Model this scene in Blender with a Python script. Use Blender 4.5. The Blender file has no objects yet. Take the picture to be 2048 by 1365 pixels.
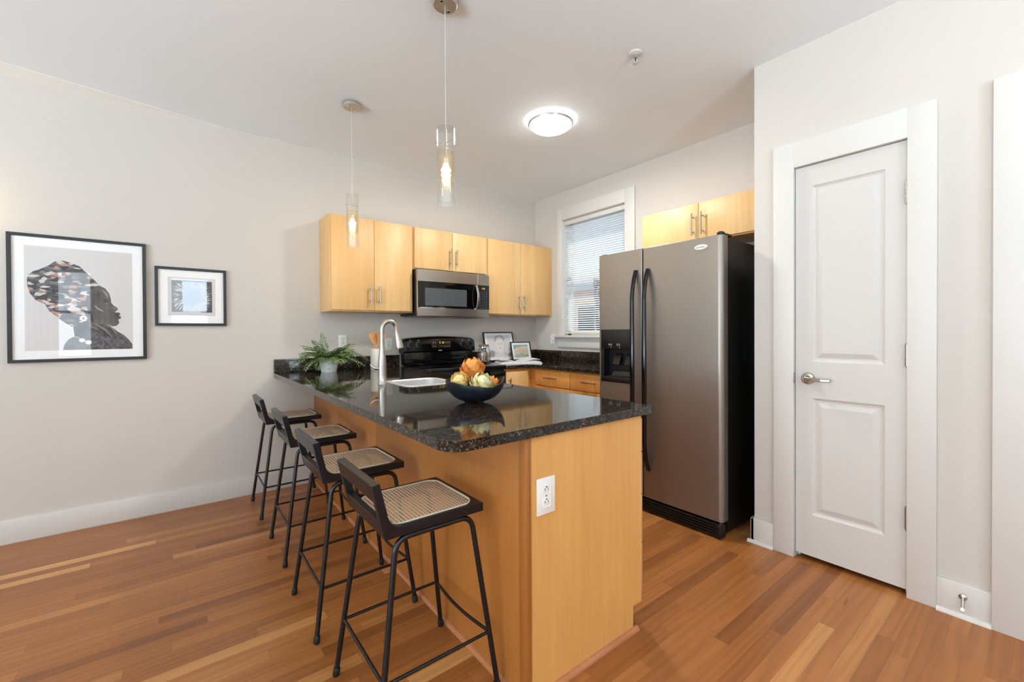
import bpy, bmesh, math, random
from mathutils import Vector, Matrix
PI = math.pi
scene = bpy.context.scene
COL = scene.collection
rng = random.Random(7)

# ------------------------------------------------------------------ camera, sky, lights, exposure
D, W, PW, PY, H = 3.799, 3.328, 2.6405, 1.095, 2.743      # back wall, window wall, pantry wall, pantry corner, ceiling
WL, WF = -4.2, -3.4                                       # left wall, wall behind the camera
CAM_H = 1.2265
yaw, pit, rol = math.radians(38.0496), math.radians(-.4399), math.radians(-.2892)
fw = Vector((math.sin(yaw) * math.cos(pit), math.cos(yaw) * math.cos(pit), math.sin(pit)))
rt = Vector((math.cos(yaw), -math.sin(yaw), 0))
up = rt.cross(fw)
cr = rt * math.cos(rol) + up * math.sin(rol)
cu = up * math.cos(rol) - rt * math.sin(rol)
cam = bpy.data.cameras.new('camera')
cam.sensor_width = 36.0
cam.lens = 859.636 / 2048 * 36
cam.shift_y = -11.6 / 2048
cam.clip_start = .02
cam_o = bpy.data.objects.new('camera', cam)
COL.objects.link(cam_o)
cam_o.matrix_world = Matrix(((cr.x, cu.x, -fw.x, 0), (cr.y, cu.y, -fw.y, 0), (cr.z, cu.z, -fw.z, CAM_H), (0, 0, 0, 1)))
scene.camera = cam_o

world = bpy.data.worlds.new('sky')
scene.world = world
world.use_nodes = True
bg = world.node_tree.nodes['Background']
bg.inputs[0].default_value = (.74, .86, 1.0, 1)
bg.inputs[1].default_value = .85

scene.view_settings.view_transform = 'Standard'
scene.view_settings.look = 'None'
scene.view_settings.gamma = 1.0
scene.view_settings.use_curve_mapping = False
scene.view_settings.exposure = 0.40
scene.cycles.use_denoising = True
scene.cycles.max_bounces = 10
scene.cycles.diffuse_bounces = 6
scene.cycles.glossy_bounces = 5
scene.cycles.transmission_bounces = 6
scene.cycles.transparent_max_bounces = 24
scene.cycles.caustics_reflective = False
scene.cycles.caustics_refractive = False
scene.cycles.sample_clamp_indirect = 6.0


def area_light(name, loc, target, sx, sy, power, color):
    l = bpy.data.lights.new(name, 'AREA')
    l.shape = 'RECTANGLE'
    l.size, l.size_y, l.energy, l.color = sx, sy, power, color
    o = bpy.data.objects.new(name, l)
    COL.objects.link(o)
    o.location = loc
    o.rotation_euler = (Vector(target) - Vector(loc)).to_track_quat('-Z', 'Y').to_euler()
    return o


def point_light(name, loc, power, color, r, parent=None):
    l = bpy.data.lights.new(name, 'POINT')
    l.energy, l.color, l.shadow_soft_size = power, color, r
    o = bpy.data.objects.new(name, l)
    COL.objects.link(o)
    o.location = loc
    if parent:
        o.parent = parent
        o.location = Vector(loc) - parent.location
    return o


DAY = (.82, .92, 1.0)
# daylight entering through the windows of the room behind and beside the camera, and the kitchen window
area_light('daylight_front_window', (-1.42, WF - .18, 1.62), (-1.42, 9, 4.6), .95, 1.6, 24, DAY)
area_light('daylight_front_window', (.25, WF - .18, 1.62), (.25, 9, 4.6), .95, 1.6, 24, DAY)
area_light('daylight_left_window', (WL - .16, .6, 1.55), (9, .6, 6.2), 2.7, 2.0, 74, DAY)
area_light('daylight_left_window', (WL - .16, -2.0, 1.55), (9, -1.4, 6.2), 1.7, 2.0, 46, DAY)
# lamps added low outside to brighten the ceiling through the same windows
FILL = (.66, .86, 1.0)
area_light('added_ceiling_fill_left', (WL - 1.5, .6, .15), (WL + 3.2, .9, 2.9), 3.0, 1.6, 390, FILL)
area_light('added_ceiling_fill_left', (WL - 1.5, -2.0, .15), (WL + 3.2, -1.2, 2.9), 2.0, 1.6, 240, FILL)
area_light('added_ceiling_fill_front', (-.6, WF - 1.5, .15), (0, WF + 3.2, 2.9), 2.6, 1.6, 900, FILL)
sun = bpy.data.lights.new('sun', 'SUN')                   # high morning sun on the kitchen window side; the blind keeps it out
sun.energy, sun.angle, sun.color = 5.0, math.radians(1.0), (1.0, .97, .92)
sun_o = bpy.data.objects.new('sun', sun)
COL.objects.link(sun_o)
sun_o.rotation_euler = Vector((-.42, .06, -.9)).to_track_quat('-Z', 'Y').to_euler()
# unseen up-light added to brighten the ceiling (its body is built with the lamps)
UPX, UPY, UPZ = .55, -1.75, 1.62
up_l = area_light('added_uplight', (UPX, UPY, UPZ), (UPX, UPY, 9), .3, .3, 32, (.90, .96, 1.0))


# ------------------------------------------------------------------ colours and materials
def lin(c):
    return tuple((v / 12.92 if v <= .04045 else ((v + .055) / 1.055) ** 2.4) for v in (x / 255 for x in c))


def rgb(r, g, b):
    return lin((r, g, b)) + (1,)


class NT:
    """small helper to write node graphs"""
    def __init__(s, name):
        s.m = bpy.data.materials.new(name)
        s.m.use_nodes = True
        s.t = s.m.node_tree
        s.n = s.t.nodes
        s.b = s.n['Principled BSDF']
        s.out = s.n['Material Output']

    def new(s, typ, ins=None, **props):
        n = s.n.new(typ)
        for k, v in props.items():
            setattr(n, k, v)
        for k, v in (ins or {}).items():
            s.put(n.inputs[k], v)
        return n

    def put(s, sock, v):
        if isinstance(v, bpy.types.NodeSocket):
            s.t.links.new(v, sock)
        else:
            sock.default_value = v

    def set(s, **kw):
        for k, v in kw.items():
            s.put(s.b.inputs[k.replace('_', ' ')], v)

    def math(s, op, a, b=0.0, c=0.0):
        n = s.new('ShaderNodeMath', operation=op)
        s.put(n.inputs[0], a)
        s.put(n.inputs[1], b)
        s.put(n.inputs[2], c)
        return n.outputs[0]

    def mix(s, f, a, b, blend='MIX'):
        n = s.new('ShaderNodeMix', data_type='RGBA', blend_type=blend)
        s.put(n.inputs[0], f)
        s.put(n.inputs[6], a)
        s.put(n.inputs[7], b)
        return n.outputs[2]

    def pos(s):
        return s.new('ShaderNodeNewGeometry').outputs['Position']

    def objco(s):
        return s.new('ShaderNodeTexCoord').outputs['Object']

    def scale(s, v, x, y, z):
        return s.new('ShaderNodeMapping', {'Vector': v, 'Scale': (x, y, z)}).outputs[0]

    def noise(s, v, sc, det=3.0, rough=.5):
        return s.new('ShaderNodeTexNoise', {'Vector': v, 'Scale': sc, 'Detail': det, 'Roughness': rough})

    def ramp(s, f, stops):
        n = s.new('ShaderNodeValToRGB')
        s.put(n.inputs[0], f)
        e = n.color_ramp.elements
        while len(e) < len(stops):
            e.new(.5)
        for el, (p, c) in zip(e, stops):
            el.position = p
            el.color = c
        return n.outputs[0]

    def bump(s, h, strength=.2, dist=.002):
        s.put(s.b.inputs['Normal'], s.new('ShaderNodeBump', {'Height': h, 'Strength': strength, 'Distance': dist}).outputs[0])


def plain(name, col, rough=.5, metal=0.0, spec=.5, coat=0.0):
    k = NT(name)
    k.set(Base_Color=col, Roughness=rough, Metallic=metal, Specular_IOR_Level=spec, Coat_Weight=coat)
    return k.m


def paint(name, col, rough=.6, amt=.03):
    k = NT(name)
    n = k.noise(k.pos(), 3.0, 4).outputs[0]
    dark = tuple(c * (1 - amt) for c in col[:3]) + (1,)
    k.set(Base_Color=k.mix(n, dark, col), Roughness=rough, Specular_IOR_Level=.35)
    k.bump(k.noise(k.pos(), 260.0, 2).outputs[0], .04, .001)
    return k.m


def emit(name, col, strength):
    k = NT(name)
    k.set(Base_Color=(0, 0, 0, 1), Emission_Color=col, Emission_Strength=strength)
    return k.m


def clear_glass(name, tint=(1, 1, 1, 1), ior=1.45, rough=0.0, extra=0.0):
    """thin glass: lets light straight through, mirrors by Fresnel"""
    k = NT(name)
    tr = k.new('ShaderNodeBsdfTransparent', {'Color': tint})
    gl = k.new('ShaderNodeBsdfGlossy', {'Color': (1, 1, 1, 1), 'Roughness': rough})
    bf = k.new('ShaderNodeNewGeometry').outputs['Backfacing']       # light is not bent, so the way out mirrors like the way in
    f = k.new('ShaderNodeFresnel', {'IOR': k.math('MULTIPLY_ADD', bf, 1 / ior - ior, ior)}).outputs[0]
    f = k.math('ADD', f, extra)
    mx = k.new('ShaderNodeMixShader', {0: f, 1: tr.outputs[0], 2: gl.outputs[0]})
    k.put(k.out.inputs[0], mx.outputs[0])
    return k.m


def maple(name, light, dark, along='z', gloss=.38, bands=0.0, wear=False):
    k = NT(name)
    p = k.pos()
    sc = {'z': (38, 38, 1.6), 'y': (38, 1.6, 38), 'x': (1.6, 38, 38)}[along]
    g = k.noise(k.scale(p, *sc), 1.0, 5, .6).outputs[0]
    big = k.noise(k.scale(p, *[v * .09 + .5 for v in sc]), 2.2, 3).outputs[0]
    f = k.math('MULTIPLY_ADD', g, .55, k.math('MULTIPLY', big, .5))
    rnd = k.new('ShaderNodeObjectInfo').outputs['Random']
    f = k.math('ADD', f, k.math('MULTIPLY_ADD', rnd, .22, -.11))
    if bands:
        b = k.new('ShaderNodeTexVoronoi', {'Vector': k.scale(p, *[{38: 9.0, 1.6: .35}[v] for v in sc]), 'Scale': 1.0})
        b = k.new('ShaderNodeSeparateColor', {0: b.outputs['Color']}).outputs[0]
        f = k.math('ADD', f, k.math('MULTIPLY_ADD', b, bands, -bands / 2))
    c = k.ramp(f, [(.30, dark), (.72, light)])
    if wear:
        s = k.noise(k.scale(p, 9, 9, 5), 1.0, 6, .7).outputs[0]
        c = k.mix(k.math('MULTIPLY', k.math('GREATER_THAN', s, .70), .22), c, rgb(226, 190, 150))
    k.set(Base_Color=c, Roughness=gloss, Specular_IOR_Level=.5)
    return k.m


M = {}
M['wall'] = paint('greige_wall_paint', rgb(205, 199, 191))
M['ceiling'] = paint('white_ceiling_paint', rgb(238, 243, 245), .75)
M['white'] = paint('white_trim_paint', rgb(213, 210, 204), .42, .015)
M['doorwhite'] = paint('white_door_paint', rgb(206, 202, 196), .42, .015)
M['dark_void'] = plain('dark_interior', rgb(30, 27, 25), .9)
M['maple'] = maple('maple_veneer', rgb(230, 192, 136), rgb(216, 172, 112), 'z', .44, .22)
M['maple_end'] = maple('maple_end_panel', rgb(226, 172, 100), rgb(208, 150, 82), 'z', .36, 0, True)
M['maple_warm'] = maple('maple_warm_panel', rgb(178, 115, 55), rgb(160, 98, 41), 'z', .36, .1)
M['maple_base'] = maple('maple_base_fronts', rgb(222, 158, 84), rgb(200, 132, 62), 'z', .34, .1)
M['maple_edge'] = plain('maple_raw_edge', rgb(222, 180, 124), .5)
M['quarter_round'] = maple('pinkish_wood_moulding', rgb(190, 128, 84), rgb(166, 100, 60), 'y', .45)
M['nickel'] = plain('brushed_nickel', rgb(190, 184, 175), .30, 1.0)
M['canopy_nickel'] = plain('lamp_canopy_nickel', rgb(205, 200, 192), .48, 1.0)
M['satin'] = plain('satin_nickel_hardware', rgb(172, 164, 152), .34, 1.0)
M['steel'] = plain('stainless_steel', rgb(166, 160, 152), .32, 1.0)
M['steel_light'] = plain('bright_steel_edge', rgb(205, 203, 200), .30, 1.0)
M['fridge_steel'] = plain('fridge_door_steel', rgb(150, 142, 134), .40, .80)
M['chrome'] = plain('chrome', rgb(215, 215, 215), .12, 1.0)
M['black'] = plain('black_plastic', rgb(16, 16, 17), .35)
M['black_gloss'] = plain('black_gloss_enamel', rgb(8, 8, 9), .10)
M['black_glass'] = plain('black_glass', rgb(5, 5, 6), .05)
M['black_body'] = plain('black_appliance_side', rgb(12, 11, 11), .42)
M['stool_black'] = plain('black_lacquered_stool_wood', rgb(13, 15, 22), .32)
M['tube_black'] = plain('black_powder_coated_tube', rgb(11, 12, 17), .32)
M['rubber'] = plain('black_rubber', rgb(14, 14, 15), .6)
M['ivory'] = plain('white_outlet_plastic', rgb(236, 234, 230), .35)
M['slot'] = plain('dark_slot', rgb(40, 34, 28), .6)
M['paper'] = plain('white_paper', rgb(247, 246, 245), .7)
M['print_grey'] = plain('print_pale_grey', rgb(216, 213, 211), .7)
M['frame_black'] = plain('black_picture_frame', rgb(30, 29, 31), .4)
M['pane'] = clear_glass('picture_glass', ior=1.36)
M['window_pane'] = clear_glass('window_glass', (.96, .98, .97, 1), ior=1.5)
M['lamp_glass'] = clear_glass('clear_lamp_glass', (.97, .97, .96, 1), ior=1.35, extra=.03)
M['amber_glass'] = clear_glass('amber_tinted_lamp_glass', (1.0, .95, .84, 1), ior=1.4, extra=.04)
M['jar_glass'] = clear_glass('jar_glass', (.93, .95, .94, 1), ior=1.45, extra=.03)
M['bulb'] = emit('warm_bulb', (1.0, .86, .62, 1), 14)
M['bulb_lens'] = emit('bulb_lens', (1.0, .93, .78, 1), 22)
M['diffuser'] = emit('ceiling_lamp_diffuser', (1.0, .97, .93, 1), 24.0)
M['ceramic'] = plain('white_ceramic', rgb(248, 245, 240), .35)
M['crock'] = plain('cream_stoneware', rgb(232, 222, 208), .45)
M['wood_spoon'] = maple('spoon_wood', rgb(214, 164, 106), rgb(184, 128, 74), 'z', .55)
M['soil'] = plain('potting_soil', rgb(52, 40, 30), .9)
M['bowl'] = plain('blue_black_glazed_ceramic', rgb(20, 24, 32), .30)
M['bowl_in'] = plain('brown_glazed_inside', rgb(74, 44, 30), .35)
M['cover_grey'] = plain('grey_pages', rgb(196, 196, 196), .6)
M['ink'] = plain('dark_ink', rgb(62, 60, 62), .7)
M['brick'] = None


def floor_mat():
    k = NT('oak_strip_floor')
    p = k.pos()
    xyz = k.new('ShaderNodeSeparateXYZ', {0: p})
    X, Y = xyz.outputs[0], xyz.outputs[1]
    wd = .0572
    yr = k.math('DIVIDE', k.math('SUBTRACT', Y, .338), wd)
    row = k.math('FLOOR', yr)
    fy = k.math('FRACT', yr)
    r1 = k.new('ShaderNodeTexWhiteNoise', {'W': row}, noise_dimensions='1D').outputs['Value']
    ln = k.math('MULTIPLY_ADD', r1, .55, .55)
    xs = k.math('ADD', k.math('DIVIDE', X, ln), k.math('MULTIPLY', r1, 37.0))
    seg = k.math('FLOOR', xs)
    fx = k.math('FRACT', xs)
    cell = k.new('ShaderNodeCombineXYZ', {0: seg, 1: row, 2: 0.0}).outputs[0]
    wn = k.new('ShaderNodeTexWhiteNoise', {'Vector': cell}, noise_dimensions='3D')
    v = wn.outputs['Value']
    off = k.new('ShaderNodeVectorMath', {0: wn.outputs['Color'], 1: (40, 40, 40)}, operation='MULTIPLY').outputs[0]
    pv = k.new('ShaderNodeVectorMath', {0: p, 1: off}, operation='ADD').outputs[0]
    wob = k.noise(k.scale(pv, 2.2, 9, 1), 1.0, 2).outputs[0]
    grain = k.noise(k.scale(pv, 3.2, 95, 1), 1.0, 6, .62)
    ring = k.new('ShaderNodeTexWave', {'Vector': k.scale(pv, .5, 5, 1), 'Scale': 1.7, 'Distortion': 15.0, 'Detail': 3.0, 'Detail Scale': .8},
                 wave_type='BANDS', bands_direction='Y').outputs['Fac']
    base = k.ramp(v, [(0.0, rgb(132, 80, 41)), (.15, rgb(150, 93, 48)), (.80, rgb(167, 107, 56)), (.93, rgb(180, 121, 67)), (1.0, rgb(208, 153, 94))])
    g = k.math('MULTIPLY_ADD', grain.outputs[0], .62, k.math('MULTIPLY', ring, .22))
    g = k.math('ADD', g, k.math('MULTIPLY', wob, .2))
    shade = k.ramp(g, [(.28, (.66, .60, .55, 1)), (.62, (1.05, 1.04, 1.03, 1))])
    c = k.mix(.62, base, k.mix(1.0, base, shade, 'MULTIPLY'))
    knot = k.noise(k.scale(pv, 5, 22, 1), 1.0, 1).outputs[0]
    c = k.mix(k.math('MULTIPLY', k.math('GREATER_THAN', knot, .80), .5), c, rgb(92, 52, 26))
    gap = k.math('ADD', k.math('LESS_THAN', fy, .016), k.math('LESS_THAN', k.math('MULTIPLY', fx, ln), .0014))
    c = k.mix(k.math('MULTIPLY', k.math('MINIMUM', gap, 1.0), .45), c, rgb(74, 40, 20))
    k.set(Base_Color=c, Roughness=k.math('MULTIPLY_ADD', grain.outputs[0], .16, .24), Specular_IOR_Level=.45)
    k.bump(k.math('SUBTRACT', k.math('MULTIPLY', grain.outputs[0], .3), k.math('MINIMUM', gap, 1.0)), .10, .002)
    return k.m


def granite_mat():
    k = NT('black_brown_granite')
    p = k.pos()
    w = k.noise(p, 22.0, 4).outputs[1]
    pv = k.new('ShaderNodeVectorMath', {0: p, 1: k.scale(w, .012, .012, .012)}, operation='ADD').outputs[0]
    v = k.new('ShaderNodeTexVoronoi', {'Vector': pv, 'Scale': 240.0}).outputs['Color']
    v = k.new('ShaderNodeSeparateColor', {0: v}).outputs[0]
    n2 = k.noise(p, 60.0, 6, .7).outputs[0]
    f = k.math('MULTIPLY_ADD', v, .36, k.math('MULTIPLY', n2, .86))
    c = k.ramp(f, [(.44, rgb(13, 13, 13)), (.62, rgb(28, 25, 23)), (.74, rgb(64, 53, 43)), (.86, rgb(112, 98, 82))])
    k.set(Base_Color=c, Roughness=.045, Specular_IOR_Level=.5, Coat_Weight=0.0)
    return k.m


def cane_mat():
    """woven cane: pale strands with a staggered grid of real see-through holes"""
    k = NT('woven_cane')
    p = k.objco()
    s = k.new('ShaderNodeSeparateXYZ', {0: p})
    pt = .0125
    u = k.math('DIVIDE', s.outputs[0], pt)
    v = k.math('DIVIDE', s.outputs[1], pt)

    def cellr(uu, vv):
        a = k.math('SUBTRACT', k.math('FRACT', uu), .5)
        b = k.math('SUBTRACT', k.math('FRACT', vv), .5)
        return k.math('SQRT', k.math('ADD', k.math('MULTIPLY', a, a), k.math('MULTIPLY', b, b)))
    r1 = cellr(u, v)
    hole = k.math('LESS_THAN', r1, .27)
    wv = k.math('MULTIPLY', k.math('SINE', k.math('MULTIPLY', u, 2 * PI * 2)), k.math('SINE', k.math('MULTIPLY', v, 2 * PI * 2)))
    n = k.noise(k.scale(p, 300, 300, 300), 1.0, 2).outputs[0]
    f = k.math('MULTIPLY_ADD', wv, .22, k.math('MULTIPLY_ADD', n, .3, .35))
    c = k.ramp(f, [(.2, rgb(206, 168, 132)), (.75, rgb(244, 214, 180))])
    k.set(Base_Color=c, Roughness=.55)
    k.bump(wv, .35, .001)
    tr = k.new('ShaderNodeBsdfTransparent', {'Color': (1, 1, 1, 1)})
    mx = k.new('ShaderNodeMixShader', {0: hole, 1: k.b.outputs[0], 2: tr.outputs[0]})
    k.put(k.out.inputs[0], mx.outputs[0])
    return k.m


def brick_mat():
    k = NT('orange_brick')
    p = k.scale(k.pos(), 1, 1, 1)
    s = k.new('ShaderNodeSeparateXYZ', {0: p})
    v = k.new('ShaderNodeCombineXYZ', {0: s.outputs[1], 1: s.outputs[2], 2: 0.0}).outputs[0]
    b = k.new('ShaderNodeTexBrick', {'Vector': v, 'Color1': rgb(226, 176, 136), 'Color2': rgb(206, 146, 108), 'Mortar': rgb(214, 206, 196),
                                     'Scale': 1.0, 'Mortar Size': .008, 'Brick Width': .21, 'Row Height': .075})
    k.set(Base_Color=b.outputs['Color'], Roughness=.9)
    return k.m


def leaf_mat():
    k = NT('fern_leaf')
    r = k.new('ShaderNodeNewGeometry').outputs['Random Per Island']
    c = k.ramp(r, [(0, rgb(70, 98, 52)), (.5, rgb(112, 144, 74)), (.85, rgb(148, 172, 96)), (1, rgb(166, 186, 136))])
    k.set(Base_Color=c, Roughness=.5)
    return k.m


def arti_mat(name, stops):
    k = NT(name)
    r = k.new('ShaderNodeNewGeometry').outputs['Random Per Island']
    n = k.noise(k.scale(k.objco(), 60, 60, 25), 1.0, 4).outputs[0]
    f = k.math('MULTIPLY_ADD', r, .6, k.math('MULTIPLY_ADD', n, .7, -.15))
    k.set(Base_Color=k.ramp(f, stops), Roughness=.5)
    return k.m


M['floor'] = floor_mat()
M['granite'] = granite_mat()
M['cane'] = cane_mat()
M['brick'] = brick_mat()
M['leaf'] = leaf_mat()

M['window_grey'] = plain('grey_oven_window', rgb(74, 78, 80), .16)
M['display_amber'] = plain('amber_display_face', rgb(48, 34, 14), .25)
M['led_amber'] = emit('amber_digits', (1.0, .62, .12, 1), .9)
M['led_green'] = emit('yellow_green_digits', (.72, .85, .12, 1), .7)
M['key_blue'] = plain('blue_grey_key_print', rgb(74, 82, 98), .5)
M['ring_grey'] = plain('grey_cooktop_print', rgb(52, 52, 54), .3)
M['mark_white'] = plain('white_print', rgb(206, 206, 206), .5)
M['mark_grey'] = plain('grey_print', rgb(132, 130, 126), .5)
M['panel_brown'] = plain('brown_black_display_panel', rgb(44, 33, 27), .22)
M['recess_black'] = plain('black_dispenser_recess', rgb(9, 9, 12), .45)
M['badge_white'] = plain('pale_badge', rgb(214, 210, 204), .3)
M['cord_grey'] = plain('pale_lamp_cord', rgb(196, 194, 190), .4)
M['brass'] = plain('warm_reflector_cone', rgb(206, 178, 128), .35, .3)
M['painted_reflection'] = plain('painted_window_reflection', rgb(176, 196, 214), .7)  # colour of the window reflection painted in the small picture
M['stem_brown'] = plain('fern_stem', rgb(74, 62, 38), .6)
M['lid_brown'] = plain('brown_lid', rgb(112, 96, 82), .5)
M['chips'] = arti_mat('brown_chips', [(.05, rgb(112, 72, 44)), (.4, rgb(170, 120, 82)), (.8, rgb(206, 164, 124)), (1, rgb(226, 196, 164))])
M['ink_wash'] = plain('grey_ink_wash', rgb(138, 138, 142), .7)
M['paint_pale'] = plain('pale_grey_green_paint', rgb(196, 200, 184), .7)
M['paint_tan'] = plain('tan_paint', rgb(216, 182, 146), .7)
M['paint_teal'] = plain('grey_teal_paint', rgb(140, 156, 150), .7)
M['paint_green'] = plain('sage_paint', rgb(170, 184, 160), .7)
M['paint_red'] = plain('dull_red_paint', rgb(176, 98, 84), .7)
M['page'] = plain('white_pages', rgb(222, 222, 222), .65)
M['light_wedge'] = paint('painted_light_streak', rgb(250, 248, 244), .7)  # light on the ceiling put into a whiter colour
M['curtain'] = plain('white_curtain', rgb(226, 224, 222), .8)


def slat_mat():
    k = NT('white_blind_slat')
    k.set(Base_Color=rgb(240, 242, 244), Roughness=.5)
    t = k.new('ShaderNodeBsdfTranslucent', {'Color': rgb(235, 240, 246)})
    mx = k.new('ShaderNodeMixShader', {0: .35, 1: k.b.outputs[0], 2: t.outputs[0]})
    k.put(k.out.inputs[0], mx.outputs[0])
    return k.m


M['slat'] = slat_mat()
M['sink_steel'] = plain('satin_sink_steel', rgb(226, 226, 225), .5, .9)


# ------------------------------------------------------------------ mesh helpers
class MB:
    """collects shapes; obj() links them as ONE mesh object"""
    def __init__(s):
        s.v, s.f, s.mi = [], [], []

    def add(s, verts, faces, mi=0):
        o = len(s.v)
        s.v += [tuple(v) for v in verts]
        for f in faces:
            s.f.append([i + o for i in f])
            s.mi.append(mi)
        return s

    def addbm(s, bm, mi=0):
        bm.verts.index_update()
        s.add([v.co[:] for v in bm.verts], [[v.index for v in f.verts] for f in bm.faces], mi)
        bm.free()
        return s

    def box(s, x0, x1, y0, y1, z0, z1, bev=0.0, mi=0, seg=2):
        if bev <= 0:
            v = [(x, y, z) for z in (z0, z1) for y in (y0, y1) for x in (x0, x1)]
            return s.add(v, [(0, 2, 3, 1), (4, 5, 7, 6), (0, 1, 5, 4), (2, 6, 7, 3), (0, 4, 6, 2), (1, 3, 7, 5)], mi)
        bm = bmesh.new()
        bmesh.ops.create_cube(bm, size=1)
        bmesh.ops.scale(bm, vec=(x1 - x0, y1 - y0, z1 - z0), verts=bm.verts)
        bmesh.ops.translate(bm, vec=((x0 + x1) / 2, (y0 + y1) / 2, (z0 + z1) / 2), verts=bm.verts)
        bmesh.ops.bevel(bm, geom=bm.edges[:], offset=bev, segments=seg, affect='EDGES', profile=.5)
        return s.addbm(bm, mi)

    def lathe(s, prof, c=(0, 0, 0), n=32, mi=0, M=None):
        """prof: (r, z) pairs turned about z; M: optional rotation matrix"""
        v, f = [], []
        for r, z in prof:
            for i in range(n):
                a = 2 * PI * i / n
                p = Vector((r * math.cos(a), r * math.sin(a), z))
                if M is not None:
                    p = M @ p
                v.append((p.x + c[0], p.y + c[1], p.z + c[2]))
        for j in range(len(prof) - 1):
            for i in range(n):
                a, b = j * n + i, j * n + (i + 1) % n
                f.append((a, b, b + n, a + n))
        if prof[0][0] > 1e-6:
            f.append(tuple(range(n))[::-1])
        if prof[-1][0] > 1e-6:
            o = (len(prof) - 1) * n
            f.append(tuple(range(o, o + n)))
        return s.add(v, f, mi)

    def cyl(s, p0, p1, r, n=16, mi=0, r1=None):
        return s.tube([p0, p1], r if r1 is None else [r, r1], n, mi)

    def tube(s, path, r, n=10, mi=0, closed=False, caps=True):
        P = [Vector(p) for p in path]
        m = len(P)
        rs = r if isinstance(r, (list, tuple)) else [r] * m
        T = []
        for i in range(m):
            a = P[(i - 1) % m] if (closed or i > 0) else P[i]
            b = P[(i + 1) % m] if (closed or i < m - 1) else P[i]
            T.append((b - a).normalized())
        ref = Vector((0, 0, 1)) if abs(T[0].z) < .9 else Vector((1, 0, 0))
        nn = T[0].cross(ref).normalized()
        v, f = [], []
        for i in range(m):
            nn = (nn - T[i] * nn.dot(T[i])).normalized()
            bb = T[i].cross(nn)
            for k in range(n):
                a = 2 * PI * k / n
                v.append(P[i] + (nn * math.cos(a) + bb * math.sin(a)) * rs[i])
        for i in range(m if closed else m - 1):
            j = (i + 1) % m
            for k in range(n):
                f.append((i * n + k, i * n + (k + 1) % n, j * n + (k + 1) % n, j * n + k))
        if caps and not closed:
            f.append(tuple(range(n))[::-1])
            f.append(tuple(range((m - 1) * n, m * n)))
        return s.add(v, f, mi)

    def prism(s, loop, axis, a, b, mi=0, holes=()):
        """closed 2-D loop pushed from a to b along axis; other two coords keep x,y,z order"""
        def p3(q, t):
            return {'x': (t, q[0], q[1]), 'y': (q[0], t, q[1]), 'z': (q[0], q[1], t)}[axis]
        bm = bmesh.new()
        for L in (loop,) + tuple(holes):
            vs = [bm.verts.new(p3(q, a)) for q in L]
            for i in range(len(vs)):
                bm.edges.new((vs[i], vs[(i + 1) % len(vs)]))
        if holes:
            bmesh.ops.triangle_fill(bm, edges=bm.edges[:], use_beauty=True)
        else:
            bm.faces.new(bm.verts[:])
        r = bmesh.ops.extrude_face_region(bm, geom=bm.faces[:])
        d = {'x': (b - a, 0, 0), 'y': (0, b - a, 0), 'z': (0, 0, b - a)}[axis]
        bmesh.ops.translate(bm, vec=d, verts=[g for g in r['geom'] if isinstance(g, bmesh.types.BMVert)])
        bmesh.ops.recalc_face_normals(bm, faces=bm.faces[:])
        return s.addbm(bm, mi)

    def poly(s, pts, mi=0):
        return s.add(pts, [tuple(range(len(pts)))], mi)

    def surf(s, fn, nu, nv, mi=0, wrap=False):
        v = [fn(i / nu, j / nv) for j in range(nv + 1) for i in range(nu + (0 if wrap else 1))]
        w = nu if wrap else nu + 1
        f = []
        for j in range(nv):
            for i in range(nu):
                a, b = j * w + i, j * w + (i + 1) % w
                f.append((a, b, b + w, a + w))
        return s.add(v, f, mi)


def obj(name, mb, mats, parent=None, smooth=35, bevel=None):
    me = bpy.data.meshes.new(name)
    off = parent_world(parent)
    me.from_pydata([(v[0] - off.x, v[1] - off.y, v[2] - off.z) for v in mb.v], [], mb.f)
    for m in (mats if isinstance(mats, (list, tuple)) else [mats]):
        me.materials.append(M[m] if isinstance(m, str) else m)
    me.polygons.foreach_set('material_index', mb.mi)
    bm = bmesh.new()
    bm.from_mesh(me)
    bmesh.ops.recalc_face_normals(bm, faces=bm.faces[:])
    bm.to_mesh(me)
    bm.free()
    if smooth:
        me.polygons.foreach_set('use_smooth', [True] * len(me.polygons))
        me.set_sharp_from_angle(angle=math.radians(smooth))
    o = bpy.data.objects.new(name, me)
    COL.objects.link(o)
    if parent is not None:
        o.parent = parent
    if bevel:
        b = o.modifiers.new('bevel', 'BEVEL')
        b.width, b.segments, b.limit_method, b.angle_limit = bevel, 2, 'ANGLE', math.radians(40)
    return o


def parent_world(p):
    """mesh coordinates are written in world space; parents here are never turned when their parts are built"""
    t = Vector((0, 0, 0))
    while p is not None:
        t += p.location
        p = p.parent
    return t


def tag(o, label=None, cat=None, group=None, kind=None):
    for k, v in (('label', label), ('category', cat), ('group', group), ('kind', kind)):
        if v:
            o[k] = v
    return o


def thing(name, label, cat, loc, group=None):
    o = bpy.data.objects.new(name, None)
    COL.objects.link(o)
    o.empty_display_size = .05
    o.location = loc
    return tag(o, label, cat, group)


def copy_tree(o, parent=None):
    c = o.copy()
    COL.objects.link(c)
    if parent:
        c.parent = parent
    for ch in list(o.children):
        copy_tree(ch, c)
    return c


def struct(name, mb, m, label=None, parent=None, **kw):
    o = obj(name, mb, m, parent, **kw)
    if parent is None:
        tag(o, label, None, None, 'structure')
    return o


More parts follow.
